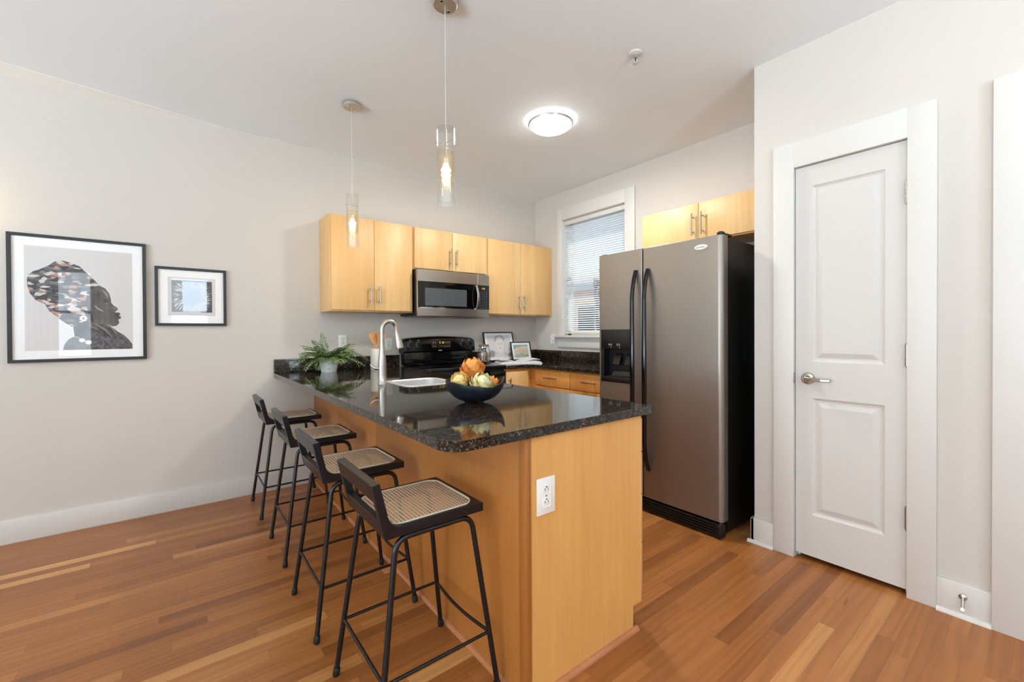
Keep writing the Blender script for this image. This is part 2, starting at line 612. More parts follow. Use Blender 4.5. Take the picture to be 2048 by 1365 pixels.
def rrect(x0, x1, y0, y1, r, n=6):
    out = []
    for cx, cy, a0 in ((x1 - r, y0 + r, -PI / 2), (x1 - r, y1 - r, 0), (x0 + r, y1 - r, PI / 2), (x0 + r, y0 + r, PI)):
        for i in range(n + 1):
            a = a0 + PI / 2 * i / n
            out.append((cx + r * math.cos(a), cy + r * math.sin(a)))
    return out


def arc_pts(cx, cy, r, a0, a1, n=8):
    return [(cx + r * math.cos(math.radians(a0 + (a1 - a0) * i / n)), cy + r * math.sin(math.radians(a0 + (a1 - a0) * i / n))) for i in range(n + 1)]


def fillet(pts, r, n=6):
    """round the inner corners of a 3-D polyline"""
    P = [Vector(p) for p in pts]
    out = [P[0]]
    for i in range(1, len(P) - 1):
        a, b, c = P[i - 1], P[i], P[i + 1]
        u, w = (a - b).normalized(), (c - b).normalized()
        ang = u.angle(w)
        d = min(r / math.tan(ang / 2), (a - b).length * .49, (c - b).length * .49)
        p0, p1 = b + u * d, b + w * d
        for k in range(n + 1):
            t = k / n
            out.append(p0 * (1 - t) ** 2 + b * 2 * t * (1 - t) + p1 * t * t)
    out.append(P[-1])
    return out


def bar_handle(parent, p0, p1, out, r=.006):
    """straight bar pull on two posts; out: unit vector away from the door face"""
    a, b, n = Vector(p0), Vector(p1), Vector(out)
    mb = MB()
    mb.cyl(a + n * .032, b + n * .032, r, 12)
    d = (b - a)
    for t in (.16, .84):
        q = a + d * t
        mb.cyl(q, q + n * .032, r * .72, 8)
    return obj('handle', mb, 'satin', parent)


# ------------------------------------------------------------------ the room
T = .12
struct('floor', MB().box(WL - T, W + T, WF - T, D + T, -.08, 0), 'floor', 'oak strip floor running left to right across the room', smooth=0)
struct('ceiling', MB().box(WL - T, W + T, WF - T, D + T, H, H + .08), 'ceiling', 'plain white painted ceiling', smooth=0)
struct('wall_back', MB().box(WL - T, W + T, D, D + T, 0, H), 'wall', 'greige back wall behind pictures and upper cabinets', smooth=0)
wy0, wy1, wz0, wz1 = 2.516, 3.345, 1.187, 2.434
WT = .16
struct('wall_right', MB().box(W, W + WT, WF, wy0, 0, H).box(W, W + WT, wy1, D, 0, H).box(W, W + WT, wy0, wy1, 0, wz0).box(W, W + WT, wy0, wy1, wz1, H),
       'wall', 'greige right wall holding the kitchen window', smooth=0)
dy0, dy1, dzt = .436, .886, 2.097
e0, e1 = -.80, .05                                        # the next doorway, mostly out of frame
mb = MB()
mb.box(PW, PW + T, dy1 + .012, PY, 0, H).box(PW, PW + T, e1 + .012, dy0 - .012, 0, H).box(PW, PW + T, WF, e0 - .012, 0, H)
mb.box(PW, PW + T, dy0 - .012, dy1 + .012, dzt + .012, H).box(PW, PW + T, e0 - .012, e1 + .012, dzt + .012, H)
mb.box(PW + T, W, PY - T, PY, 0, H)
struct('wall_pantry', mb, 'wall', 'greige wall beside the fridge holding the white panelled door', smooth=0)
# left wall and the wall behind the camera, each with its windows
LW = ((-2.8, -1.2), (-.7, 1.9))
mb = MB().box(WL - T, WL, WF, D, 0, .6).box(WL - T, WL, WF, D, 2.5, H)
ys = [WF, LW[0][0], LW[0][1], LW[1][0], LW[1][1], D]
for a, b in zip(ys[::2], ys[1::2]):
    mb.box(WL - T, WL, a, b, .6, 2.5)
struct('wall_left', mb, 'wall', 'greige left wall with two wide windows, outside the picture', smooth=0)
FW = ((-1.85, -1.0), (-.17, .66))
mb = MB().box(WL - T, W + T, WF - T, WF, 0, .85).box(WL - T, W + T, WF - T, WF, 2.4, H)
xs = [WL - T, FW[0][0], FW[0][1], FW[1][0], FW[1][1], W + T]
for a, b in zip(xs[::2], xs[1::2]):
    mb.box(a, b, WF - T, WF, .85, 2.4)
struct('wall_front', mb, 'wall', 'greige wall behind the camera with two windows', smooth=0)
n = 2
for a, b in FW:
    f = MB()
    for x0, x1 in ((a, a + .05), (b - .05, b)):
        f.box(x0, x1, WF - .08, WF - .02, .85, 2.4)
    f.box(a, b, WF - .08, WF - .02, .85, .91).box(a, b, WF - .08, WF - .02, 2.34, 2.4).box(a, b, WF - .08, WF - .02, 1.6, 1.65)
    struct('window_%d' % n, f, 'white', 'white double hung window behind the camera')
    n += 1
for a, b in LW:
    f = MB()
    k = 3 if b - a > 2 else 2
    for i in range(k + 1):
        y = a + (b - a) * i / k
        f.box(WL - .08, WL - .02, max(a, y - .03), min(b, y + .03), .6, 2.5)
    f.box(WL - .08, WL - .02, a, b, .6, .66).box(WL - .08, WL - .02, a, b, 2.44, 2.5).box(WL - .08, WL - .02, a, b, 1.53, 1.58)
    struct('window_%d' % n, f, 'white', 'white framed window in the left wall')
    n += 1

for xa, xb in ((-2.02, -1.62), (-1.22, -.86), (-.30, -.06), (.52, .80)):
    n_ = 40
    t = MB().surf(lambda u, v, xa=xa, xb=xb: (xa + (xb - xa) * u, WF + .05 + .022 * math.sin(u * (xb - xa) * 2 * PI / .075), .06 + 2.42 * v), n_, 1)
    tag(obj('curtain', t, 'curtain', None, smooth=80), 'white curtain beside a window behind the camera', 'curtain', 'curtains behind the camera')
# baseboards, casings
struct('baseboard_back', MB().box(WL, .893, D - .015, D, 0, .140, .002), 'white', 'tall flat white baseboard along the back wall')
mb = MB().box(PW - .015, PW, .989, PY + .015, 0, .140, .002).box(PW - .015, W - .62, PY, PY + .015, 0, .14)
struct('baseboard_right', mb, 'white', 'short white baseboard between the fridge and the door casing')
mb = MB().box(PW - .015, PW, .172, .335, 0, .142, .002)
struct('baseboard_pantry', mb, 'white', 'short white baseboard right of the panelled door')


def shoe(y0, y1):
    L = [(PW - .015, 0)] + [(PW - .015 - .016 * math.sin(t * PI / 20), .016 * math.cos(t * PI / 20)) for t in range(11)]
    return MB().prism([(x, z) for x, z in L], 'y', y0, y1)


struct('trim_1', shoe(.989, PY + .03), 'white', 'white quarter round at the foot of the baseboard beside the fridge')
struct('trim_2', shoe(.172, .335), 'white', 'white quarter round under the door stop')


def casing(name, ya, yb, ja, jb, ztop, zin, front, label, depth=PW):
    mb = MB().box(front, depth, ja, ya, 0, ztop, .0025).box(front, depth, yb, jb, 0, ztop, .0025).box(front, depth, jb - .001, ja + .001, zin, ztop, .0025)
    mb.box(PW - .001, PW + T, ja, ja + .012, 0, zin).box(PW - .001, PW + T, jb - .012, jb, 0, zin).box(PW - .001, PW + T, jb, ja, zin, zin + .012)
    # stop strip behind the door edge
    mb.box(PW + .045, PW + .06, ja - .012, ja, 0, zin).box(PW + .045, PW + .06, jb, jb + .012, 0, zin)
    return struct(name, mb, 'white', label)


casing('trim_3', .9886, .335, dy1 + .003, dy0 - .003, 2.236, dzt + .003, PW - .02, 'flat white casing around the panelled door')
casing('trim_4', .172, -.92, e1 + .003, e0 - .003, 2.241, dzt + .003, PW - .028, 'flat white casing of the doorway at the right edge')
# wedge: streak of light painted as a paler strip where ceiling and back wall meet
struct('painted_light_strip', MB().prism([(-2.2, 3.47), (-.753, 3.632), (.25, D), (-2.2, D)], 'z', H - .0012, H), 'light_wedge',
       'painted light streak, a pale tapering strip on the ceiling along the back wall')


# doors
def raised_panel(mb, y0, y1, z0, z1, x):
    """moulded panel: groove then raised field, seen from -x"""
    def ring(a, b, da, db):
        A = [(x + da, y0 + a, z0 + a), (x + da, y1 - a, z0 + a), (x + da, y1 - a, z1 - a), (x + da, y0 + a, z1 - a)]
        B = [(x + db, y0 + b, z0 + b), (x + db, y1 - b, z0 + b), (x + db, y1 - b, z1 - b), (x + db, y0 + b, z1 - b)]
        mb.add(A + B, [(i, (i + 1) % 4, 4 + (i + 1) % 4, 4 + i) for i in range(4)])
        return B
    ring(0, .006, 0, .006)
    ring(.006, .014, .006, .010)
    ring(.014, .022, .010, .010)
    B = ring(.022, .046, .010, .0015)
    mb.poly(B)


def panel_door(name, y0, y1, z0, z1, panels, x, label):
    mb = MB()
    ys_ = sorted({y0, y1} | {v for p in panels for v in p[:2]})
    zs_ = sorted({z0, z1} | {v for p in panels for v in p[2:]})
    for i in range(len(ys_) - 1):
        for j in range(len(zs_) - 1):
            a, b, c, d = ys_[i], ys_[i + 1], zs_[j], zs_[j + 1]
            if any(p[0] <= a and b <= p[1] and p[2] <= c and d <= p[3] for p in panels):
                continue
            mb.poly([(x, a, c), (x, b, c), (x, b, d), (x, a, d)])
    for p in panels:
        raised_panel(mb, *p, x)
    xb = x + .035
    mb.add([(x, y0, z0), (x, y1, z0), (x, y1, z1), (x, y0, z1), (xb, y0, z0), (xb, y1, z0), (xb, y1, z1), (xb, y0, z1)],
           [(0, 1, 5, 4), (1, 2, 6, 5), (2, 3, 7, 6), (3, 0, 4, 7), (4, 5, 6, 7)])
    bm = bmesh.new()
    o = struct(name, mb, 'doorwhite', label, smooth=0)
    bm.from_mesh(o.data)
    bmesh.ops.remove_doubles(bm, verts=bm.verts[:], dist=.0002)
    bmesh.ops.recalc_face_normals(bm, faces=bm.faces[:])
    bm.to_mesh(o.data)
    bm.free()
    return o


d1 = panel_door('door_1', dy0, dy1, .028, dzt, [(.514, .812, 1.061, 1.988), (.514, .812, .249, .869)], PW + .004, 'white two-panel door closed beside the fridge')
hy, hz, hx = .828, .972, PW + .004
RX = Matrix.Rotation(-PI / 2, 3, 'Y')                     # turns +z to -x
mb = MB().lathe([(0.0, 0), (.031, 0), (.031, .005), (.028, .010), (.016, .012), (.012, .022), (.012, .048), (.0, .048)], (hx, hy, hz), 32, 0, RX)
hd = obj('door_handle', mb, 'satin', d1)
mb = MB()
lev = [(hx - .044, hy + .006, hz), (hx - .050, hy - .03, hz - .001), (hx - .052, hy - .07, hz - .002), (hx - .048, hy - .112, hz - .002)]
for i in range(len(lev) - 1):
    a, b = lev[i], lev[i + 1]
    ha, hb = .011 - .0012 * i, .011 - .0012 * (i + 1)
    v = [(a[0] - .005, a[1], a[2] - ha), (a[0] + .005, a[1], a[2] - ha), (a[0] + .005, a[1], a[2] + ha), (a[0] - .005, a[1], a[2] + ha),
         (b[0] - .005, b[1], b[2] - hb), (b[0] + .005, b[1], b[2] - hb), (b[0] + .005, b[1], b[2] + hb), (b[0] - .005, b[1], b[2] + hb)]
    mb.add(v, [(0, 1, 5, 4), (1, 2, 6, 5), (2, 3, 7, 6), (3, 0, 4, 7)] + ([(0, 1, 2, 3)] if i == 0 else []) + ([(4, 5, 6, 7)] if i == 2 else []))
obj('lever', mb, 'satin', hd, bevel=.003)
for z in (1.857, 1.110, .361):
    mb = MB()
    for k in range(5):
        mb.cyl((PW - .010, dy0 - .002, z - .05 + .020 * k + .001), (PW - .010, dy0 - .002, z - .05 + .020 * k + .019), .0075, 14)
    mb.cyl((PW - .010, dy0 - .002, z - .056), (PW - .010, dy0 - .002, z + .056), .005, 8)
    mb.box(PW - .008, PW + .003, dy0 - .0028, dy0 + .004, z - .045, z + .045)
    obj('hinge', mb, 'nickel', d1)
obj('strike_plate', MB().box(PW - .0215, PW - .003, dy1 + .001, dy1 + .0036, hz - .028, hz + .028, .0008), 'satin', d1)
panel_door('door_2', e0, e1, .028, dzt, [(e0 + .12, e1 - .12, 1.061, 1.988), (e0 + .12, e1 - .12, .249, .869)], PW + .004, 'white panelled door past the right edge of the picture')

# door stop on the baseboard
t = thing('door_stop', 'small metal door stop on the white baseboard near the right edge', 'door stop', (PW - .015, .254, .089))
obj('flange', MB().lathe([(0, 0), (.013, 0), (.013, .004), (.006, .008), (0, .008)], (PW - .015, .254, .089), 20, 0, RX), 'nickel', t)
obj('rod', MB().cyl((PW - .020, .254, .089), (PW - .048, .252, .052), .0045, 12), 'nickel', t)
obj('rubber_tip', MB().cyl((PW - .046, .252, .0535), (PW - .056, .252, .043), .0075, 14), 'ivory', t)

# ------------------------------------------------------------------ the kitchen window
mb = MB()
cx = W - .02
mb.box(cx, W, wy1, 3.419, 1.16, 2.562, .002).box(cx, W, 2.405, wy0, 1.16, 2.562, .002).box(cx, W, wy0 - .001, wy1 + .001, wz1, 2.562, .002)
mb.box(W - .002, W + WT, wy1 - .004, wy1 + .01, wz0, wz1).box(W - .002, W + WT, wy0 - .01, wy0 + .004, wz0, wz1).box(W - .002, W + WT, wy0, wy1, wz1 - .004, wz1 + .01)
w1 = struct('window_1', mb, 'white', 'white framed kitchen window left of the fridge')
obj('window_sill', MB().box(W - .055, W + .10, 2.37, 3.455, 1.163, 1.187, .004), 'white', w1)
obj('apron', MB().box(W - .018, W, 2.41, 3.415, 1.058, 1.163, .002), 'white', w1)
zm = 1.80
for nm, xa, za, zb in (('sash', W + .075, wz0, zm + .02), ('sash', W + .105, zm - .02, wz1)):
    s = MB()
    s.box(xa, xa + .028, wy0, wy0 + .045, za, zb).box(xa, xa + .028, wy1 - .045, wy1, za, zb)
    s.box(xa, xa + .028, wy0, wy1, za, za + .05).box(xa, xa + .028, wy0, wy1, zb - .045, zb)
    so = obj(nm, s, 'white', w1)
    obj('pane', MB().box(xa + .012, xa + .016, wy0 + .04, wy1 - .04, za + .04, zb - .04), 'window_pane', so)

# venetian blind
t = thing('window_blind', 'white horizontal slat blind hanging in the kitchen window', 'blind', (W + .035, (wy0 + wy1) / 2, wz1))
by0, by1 = wy0 + .008, wy1 - .008
obj('headrail', MB().box(W + .018, W + .052, by0, by1, wz1 - .052, wz1 - .006, .002), 'white', t)
mb = MB()
z = wz1 - .075
tilt = math.radians(24)
while z > wz0 + .045:
    c, s_ = .0125 * math.cos(tilt), .0125 * math.sin(tilt)
    mb.surf(lambda u, v, z=z: (W + .035 + (u - .5) * 2 * c, by0 + v * (by1 - by0), z - (u - .5) * 2 * s_ + .0018 * (1 - (2 * u - 1) ** 2)), 3, 1)
    z -= .0225
obj('slats', mb, 'slat', t)
obj('bottom_rail', MB().box(W + .022, W + .048, by0, by1, wz0 + .018, wz0 + .036, .003), 'white', t)
mb = MB()
for y in (by0 + .11, (by0 + by1) / 2, by1 - .11):
    for dx in (-.0122, .0122):
        mb.cyl((W + .035 + dx, y, wz0 + .03), (W + .035 + dx, y, wz1 - .03), .0009, 6)
obj('ladder_cords', mb, 'white', t)

# what stands outside the window
t = thing('brick_building', 'orange brick building seen outside through the blind', 'building', (14.0, 10.0, -.5))
mb = MB().box(14, 20, 4, 19, -1, 3.0)
obj('brick_wall', mb, 'brick', t, smooth=0)
obj('roof_edge', MB().box(13.8, 20.2, 3.8, 19.2, 3.0, 3.25), 'white', t)
for y in (8.2, 10.4, 12.6, 14.8):
    wo = obj('window', MB().box(13.93, 14.02, y - .55, y + .55, .6, 2.4), 'white', t)
    obj('pane', MB().box(13.91, 13.94, y - .47, y + .47, .68, 2.32), 'black_glass', wo)
t = thing('bare_tree', 'dark bare tree outside behind the blind', 'tree', (10.2, 8.6, -.5))
mb = MB()
trng = random.Random(3)


def branch(p, d, ln, r, depth):
    q = p + d * ln
    mb.tube([p, (p + q) / 2 + Vector((trng.uniform(-.04, .04), trng.uniform(-.04, .04), 0)), q], [r, r * .85, r * .65], 6)
    if depth:
        for _ in range(3):
            nd = (d + Vector((trng.uniform(-.8, .8), trng.uniform(-.8, .8), trng.uniform(-.1, .6)))).normalized()
            branch(q, nd, ln * trng.uniform(.55, .8), r * .6, depth - 1)


branch(Vector((10.2, 8.6, -.5)), Vector((0, 0, 1)), 1.5, .14, 4)
obj('branches', mb, 'frame_black', t)

# ------------------------------------------------------------------ upper cabinets
def upper(name_label, x0, x1, z0, z1, doors, handles, hz, yf=D - .277, loc=None):
    t = thing('wall_cabinet', name_label, 'cabinet', ((x0 + x1) / 2, D, z0), 'maple wall cabinets')
    mb = MB().box(x0, x1, yf + .018, D - .001, z0, z1, .0008)
    obj('body', mb, 'maple', t)
    mb = MB().box(x0, x1, yf, yf + .018, z0, z1, .001)
    obj('face_frame', mb, 'maple', t)
    for (a, b), hx_ in zip(doors, handles):
        d = obj('door', MB().box(a, b, yf - .019, yf - .0005, z0 + .012, z1 - .008, .0015), 'maple', t)
        bar_handle(d, (hx_, yf - .019, hz[0]), (hx_, yf - .019, hz[1]), (0, -1, 0))
    return t


upper('maple wall cabinet left of the microwave, two tall doors', .945, 1.645, 1.398, 2.161, ((.958, 1.2985), (1.3015, 1.636)), (1.266, 1.337), (1.462, 1.610))
upper('short maple wall cabinet above the microwave', 1.6465, 2.434, 1.785, 2.161, ((1.660, 2.040), (2.044, 2.424)), (2.012, 2.078), (1.838, 1.995))
upper('maple wall cabinet right of the microwave beside the window', 2.4355, W - .001, 1.398, 2.161, ((2.446, 2.862), (2.866, 3.272)), (2.832, 2.902), (1.462, 1.610))
# the one over the fridge faces the other way (doors look to -x)
t = thing('wall_cabinet', 'maple wall cabinet above the refrigerator', 'cabinet', (W, 1.62, 1.878), 'maple wall cabinets')
fx = W - .305
obj('body', MB().box(fx, W - .001, PY + .001, 2.111, 1.878, 2.166, .0008), 'maple_base', t)
for (a, b), hy_ in (((1.634, 2.106), 1.668), ((1.158, 1.630), 1.596)):
    d = obj('door', MB().box(fx - .019, fx - .0005, a, b, 1.888, 2.160, .0015), 'maple', t)
    bar_handle(d, (fx - .019, hy_, 1.925), (fx - .019, hy_, 2.085), (-1, 0, 0))

# ------------------------------------------------------------------ microwave over the range
mx0, mx1, my, mz0, mz1 = 1.648, 2.402, 3.425, 1.368, 1.776
t = thing('microwave', 'stainless over-the-range microwave under the short cabinet', 'microwave', ((mx0 + mx1) / 2, D, mz0))
mb = MB().box(mx0 + .004, mx1 - .004, my + .03, D - .002, mz0 + .006, mz1 + .006, .002)
obj('body', mb, 'black_body', t)
mb = MB().box(mx0 + .03, mx1 - .03, my + .06, D - .03, mz0 - .004, mz0 + .008)
for i in range(7):
    mb.box(mx0 + .06 + i * .03, mx0 + .075 + i * .03, my + .09, my + .25, mz0 - .008, mz0 - .003)
    mb.box(mx1 - .27 + i * .03, mx1 - .255 + i * .03, my + .09, my + .25, mz0 - .008, mz0 - .003)
obj('vent_grille', mb, 'steel', t)
mxs = 2.263


def bow(x):
    return my - .016 * (1 - ((x - (mx0 + mx1) / 2) / ((mx1 - mx0) / 2)) ** 2)


def bowed(mb, x0, x1, z0, z1, th, out=0.0, n=16, mi=0):
    P = [(x0 + (x1 - x0) * i / n) for i in range(n + 1)]
    loop = [(x, bow(x) - out) for x in P] + [(x, bow(x) - out + th) for x in P[::-1]]
    return mb.prism(loop, 'z', z0, z1, mi)


do = obj('door', bowed(MB(), mx0, mxs - .002, mz0, mz1, .035), 'steel', t, bevel=.004)
obj('door_glass', bowed(MB(), mx0 + .002, mxs - .003, 1.444, 1.674, .03, .0012), 'black_glass', do)
obj('door_window', bowed(MB(), 1.716, 2.136, 1.462, 1.617, .004, .0022), 'window_grey', do)
obj('chrome_strip', bowed(MB(), mx0 + .02, mxs - .003, 1.440, 1.447, .01, .003), 'chrome', do)
hp = [(2.238 + .004 * math.sin(PI * i / 12), bow(2.238) - .012 - .030 * math.sin(PI * i / 12), 1.438 + .230 * i / 12) for i in range(13)]
mb = MB()
for i in range(12):
    a, b = hp[i], hp[i + 1]
    v = [(a[0] - .010, a[1] + .004, a[2]), (a[0] + .010, a[1] + .004, a[2]), (a[0] + .010, a[1] - .005, a[2]), (a[0] - .010, a[1] - .005, a[2]),
         (b[0] - .010, b[1] + .004, b[2]), (b[0] + .010, b[1] + .004, b[2]), (b[0] + .010, b[1] - .005, b[2]), (b[0] - .010, b[1] - .005, b[2])]
    mb.add(v, [(0, 1, 5, 4), (1, 2, 6, 5), (2, 3, 7, 6), (3, 0, 4, 7)] + ([(0, 1, 2, 3)] if i == 0 else []) + ([(4, 5, 6, 7)] if i == 11 else []))
mb.box(2.230, 2.246, bow(2.238) - .016, bow(2.238) + .01, 1.440, 1.452).box(2.230, 2.246, bow(2.238) - .016, bow(2.238) + .01, 1.654, 1.666)
obj('handle', mb, 'steel_light', do, bevel=.002)
cp = obj('control_panel', bowed(MB(), mxs, mx1, mz0, mz1, .035), 'steel', t, bevel=.003)
obj('key_panel', bowed(MB(), mxs, mx1 - .002, 1.444, 1.674, .03, .0012), 'black_glass', cp)
obj('display', bowed(MB(), 2.295, 2.348, 1.630, 1.654, .004, .002), 'display_amber', cp)


def seg_digit(mb, ch, x, y, z, w, h, th, mi=0, axis='x'):
    """seven-segment figure in the xz plane facing -y"""
    on = {'0': 'abcdef', '1': 'bc', '2': 'abged', '3': 'abgcd', '4': 'fgbc', '5': 'afgcd', '6': 'afgedc', '7': 'abc', '8': 'abcdefg', '9': 'abcdfg'}[ch]
    R = {'a': (0, w, h - th, h), 'd': (0, w, 0, th), 'g': (0, w, h / 2 - th / 2, h / 2 + th / 2), 'f': (0, th, h / 2, h), 'b': (w - th, w, h / 2, h),
         'e': (0, th, 0, h / 2), 'c': (w - th, w, 0, h / 2)}
    for s_ in on:
        a, b, c, d = R[s_]
        mb.box(x + a, x + b, y - .0006, y, z + c, z + d)
    return mb


mb = MB()
for i, ch in enumerate('120'):
    seg_digit(mb, ch, 2.307 + i * .012 + (.004 if i else 0), bow(2.32) - .0026, 1.636, .008, .013, .002)
obj('display_digits', mb, 'led_amber', cp)
for r in range(9):
    for c in range(4):
        x = 2.281 + c * .026
        obj('key', MB().box(x, x + .015, bow(x) - .0030, bow(x) + .003, 1.604 - r * .0185, 1.610 - r * .0185), 'key_blue', cp)

# ------------------------------------------------------------------ electric range
rx0, rx1, ry = 1.640, 2.398, 3.165
t = thing('range', 'black electric range with glass cooktop under the microwave', 'stove', ((rx0 + rx1) / 2, 3.45, 0))
obj('body', MB().box(rx0, rx1, ry + .03, 3.775, 0.02, .902, .002), 'black_body', t)
obj('cooktop', MB().box(rx0 - .004, rx1 + .004, ry - .005, 3.705, .902, .921, .005), 'black_glass', t)
for cx_, cy_, r_ in ((1.83, 3.32, .10), (2.20, 3.32, .085), (1.83, 3.56, .075), (2.20, 3.56, .10)):
    mb = MB().lathe([(r_ - .0015, .9212), (r_ + .0015, .9212), (r_ + .0015, .9216), (r_ - .0015, .9216), (r_ - .0015, .9212)], (cx_, cy_, 0), 40)
    obj('burner_ring', mb, 'ring_grey', t)
# backguard: lower splash and a console that bulges forward with an arched top
nb = 24


def arch(x):
    u = (x - (rx0 + rx1) / 2) / ((rx1 - rx0) / 2)
    return 1.190 - .022 * u * u - .012 * max(0, abs(u) - .93) / .07


mb = MB().box(rx0 + .01, rx1 - .01, 3.712, 3.795, .921, 1.05, .003)
X = [rx0 - .006 + (rx1 - rx0 + .012) * i / nb for i in range(nb + 1)]
prof = [(3.795, 0.0), (3.716, 0.0), (3.700, .02), (3.690, .10), (3.700, .80), (3.712, .96), (3.73, 1.0), (3.795, 1.0)]
zb = 1.036
v, f = [], []
for x in X:
    for y, q in prof:
        v.append((x, y, zb + (arch(x) - zb) * q))
m_ = len(prof)
for i in range(nb):
    for j in range(m_):
        k = (j + 1) % m_
        f.append((i * m_ + j, i * m_ + k, (i + 1) * m_ + k, (i + 1) * m_ + j))
f += [tuple(range(m_)), tuple(range(nb * m_, nb * m_ + m_))]
mb.add(v, f)
bgd = obj('backguard', mb, 'black_gloss', t, smooth=30)


def cy_at(z):
    return 3.690 + .010 * max(0.0, (z - 1.05) / .11)


for i, kx in enumerate((1.702, 1.784, 2.262, 2.342)):
    kz = 1.112
    RM = Matrix.Rotation(PI / 2, 3, 'X')                  # +z to -y
    kb = obj('knob', MB().lathe([(0, 0), (.030, 0), (.030, .004), (.022, .007), (.020, .024), (.017, .027), (0, .027)], (kx, cy_at(kz) + .001, kz), 28, 0, RM), 'black', bgd)
    obj('knob_grip', MB().box(kx - .0045, kx + .0045, cy_at(kz) - .036, cy_at(kz) - .024, kz - .020, kz + .020, .0015), 'black_gloss', kb)
    mb = MB()
    for a in range(-140, 141, 20):
        ca, sa = math.cos(math.radians(90 + a)), math.sin(math.radians(90 + a))
        mb.cyl((kx + .031 * ca, cy_at(kz) - .001, kz + .031 * sa), (kx + .034 * ca, cy_at(kz) - .001, kz + .034 * sa), .0009, 5)
    mb.lathe([(.0225, 0), (.0235, 0), (.0235, .0012), (.0225, .0012), (.0225, 0)], (kx, cy_at(kz) - .006, kz), 28, 0, RM)
    mb.box(kx - .010, kx + .010, cy_at(1.15) - .002, cy_at(1.15) - .001, 1.1515, 1.1535).box(kx - .001, kx + .001, cy_at(1.15) - .002, cy_at(1.15) - .001, 1.146, 1.159)
    obj('dial_marks', mb, 'mark_white', kb)
dp = obj('control_panel', MB().box(1.918, 2.128, cy_at(1.1) - .003, cy_at(1.1) + .003, 1.074, 1.146, .004), 'panel_brown', bgd)
mb = MB()
for i, ch in enumerate('310'):
    seg_digit(mb, ch, 2.000 + i * .017 + (.004 if i else 0), cy_at(1.1) - .0035, 1.118, .011, .018, .0028)
obj('clock_digits', mb, 'led_green', dp)
for z_ in (1.128, 1.092):
    for x_ in (1.938, 1.960, 2.064, 2.084, 2.104):
        mb = MB().lathe([(0, 0), (.0055, 0), (.0055, .0008), (0, .0008)], (x_, cy_at(1.1) - .0028, z_), 12, 0, Matrix.Rotation(PI / 2, 3, 'X'))
        mb.box(x_ - .006, x_ + .006, cy_at(1.1) - .0036, cy_at(1.1) - .0028, z_ - .0062, z_ - .0046)
        obj('button', mb, 'mark_grey', dp)
obj('clock_label', MB().box(2.002, 2.046, cy_at(1.1) - .0036, cy_at(1.1) - .0028, 1.094, 1.0965), 'mark_grey', dp)
mb = MB()
for i in range(7):
    mb.box(1.990 + i * .0052, 1.9938 + i * .0052, cy_at(1.055) - .0018, cy_at(1.055), 1.0495, 1.0565)
obj('maker_plate', mb, 'mark_white', bgd)
obj('vent_slot', MB().box(1.72, 1.80, 3.7095, 3.7125, 1.024, 1.029), 'ring_grey', bgd)
od = obj('oven_door', MB().box(rx0 + .004, rx1 - .004, ry - .012, ry + .029, .20, .872, .006), 'black_gloss', t)
obj('oven_window', MB().box(rx0 + .13, rx1 - .13, ry - .0145, ry - .011, .36, .70, .002), 'black_glass', od)
mb = MB().tube(fillet([(rx0 + .05, ry - .012, .815), (rx0 + .05, ry - .055, .815), (rx1 - .05, ry - .055, .815), (rx1 - .05, ry - .012, .815)], .03), .011, 12)
obj('handle', mb, 'black_gloss', od)
obj('storage_drawer', MB().box(rx0 + .004, rx1 - .004, ry - .010, ry + .029, .06, .19, .006), 'black_gloss', t)

# ------------------------------------------------------------------ refrigerator
f0, f1 = 1.218, 2.148                                     # right and left edge (y)
fxf, ftop = 2.512, 1.792
t = thing('refrigerator', 'stainless side-by-side refrigerator with black sides right of the window', 'refrigerator', (2.9, (f0 + f1) / 2, 0))
obj('body', MB().box(fxf + .075, W - .02, f0 + .006, f1 - .006, .02, ftop - .012, .004), 'black_body', t)


def fdoor(y0, y1, z0, z1, round_lo, round_hi):
    """door slab with softly rounded vertical edges; round_lo/hi are the radii at y0 / y1"""
    loop = []
    if round_lo > 0:
        loop += [(fxf + round_lo - round_lo * math.cos(a * PI / 16), y0 + round_lo * 1.0 - round_lo * math.sin(a * PI / 16)) for a in range(8, -1, -1)]
    else:
        loop += [(fxf, y0)]
    if round_hi > 0:
        loop += [(fxf + round_hi - round_hi * math.cos(a * PI / 16), y1 - round_hi + round_hi * math.sin(a * PI / 16)) for a in range(0, 9)]
    else:
        loop += [(fxf, y1)]
    loop += [(fxf + .068, y1), (fxf + .068, y0)]
    return loop


split = 1.762
dz0 = .096
L = fdoor(f0, split - .004, dz0, ftop, .028, .006)
fd = obj('fridge_door', MB().prism(L, 'z', dz0, ftop), 'fridge_steel', t, bevel=.002)
# freezer door with the dispenser opening cut through its front
oy0, oy1, oz0, oz1 = 1.832, 2.124, .856, 1.241
L = fdoor(split + .004, f1, dz0, ftop, .006, .016)
mb = MB().prism(L, 'z', dz0, oz0 + .002).prism(L, 'z', oz1 - .002, ftop)
Lr = fdoor(split + .004, oy0 + .002, dz0, ftop, .006, 0)
Ll = fdoor(oy1 - .002, f1, dz0, ftop, 0, .016)
mb.prism(Lr, 'z', oz0, oz1).prism(Ll, 'z', oz0, oz1)
fz = obj('freezer_door', mb, 'fridge_steel', t)
obj('door_gasket', MB().box(fxf + .066, fxf + .077, f0 + .01, f1 - .01, dz0 + .01, ftop - .01), 'black', t)
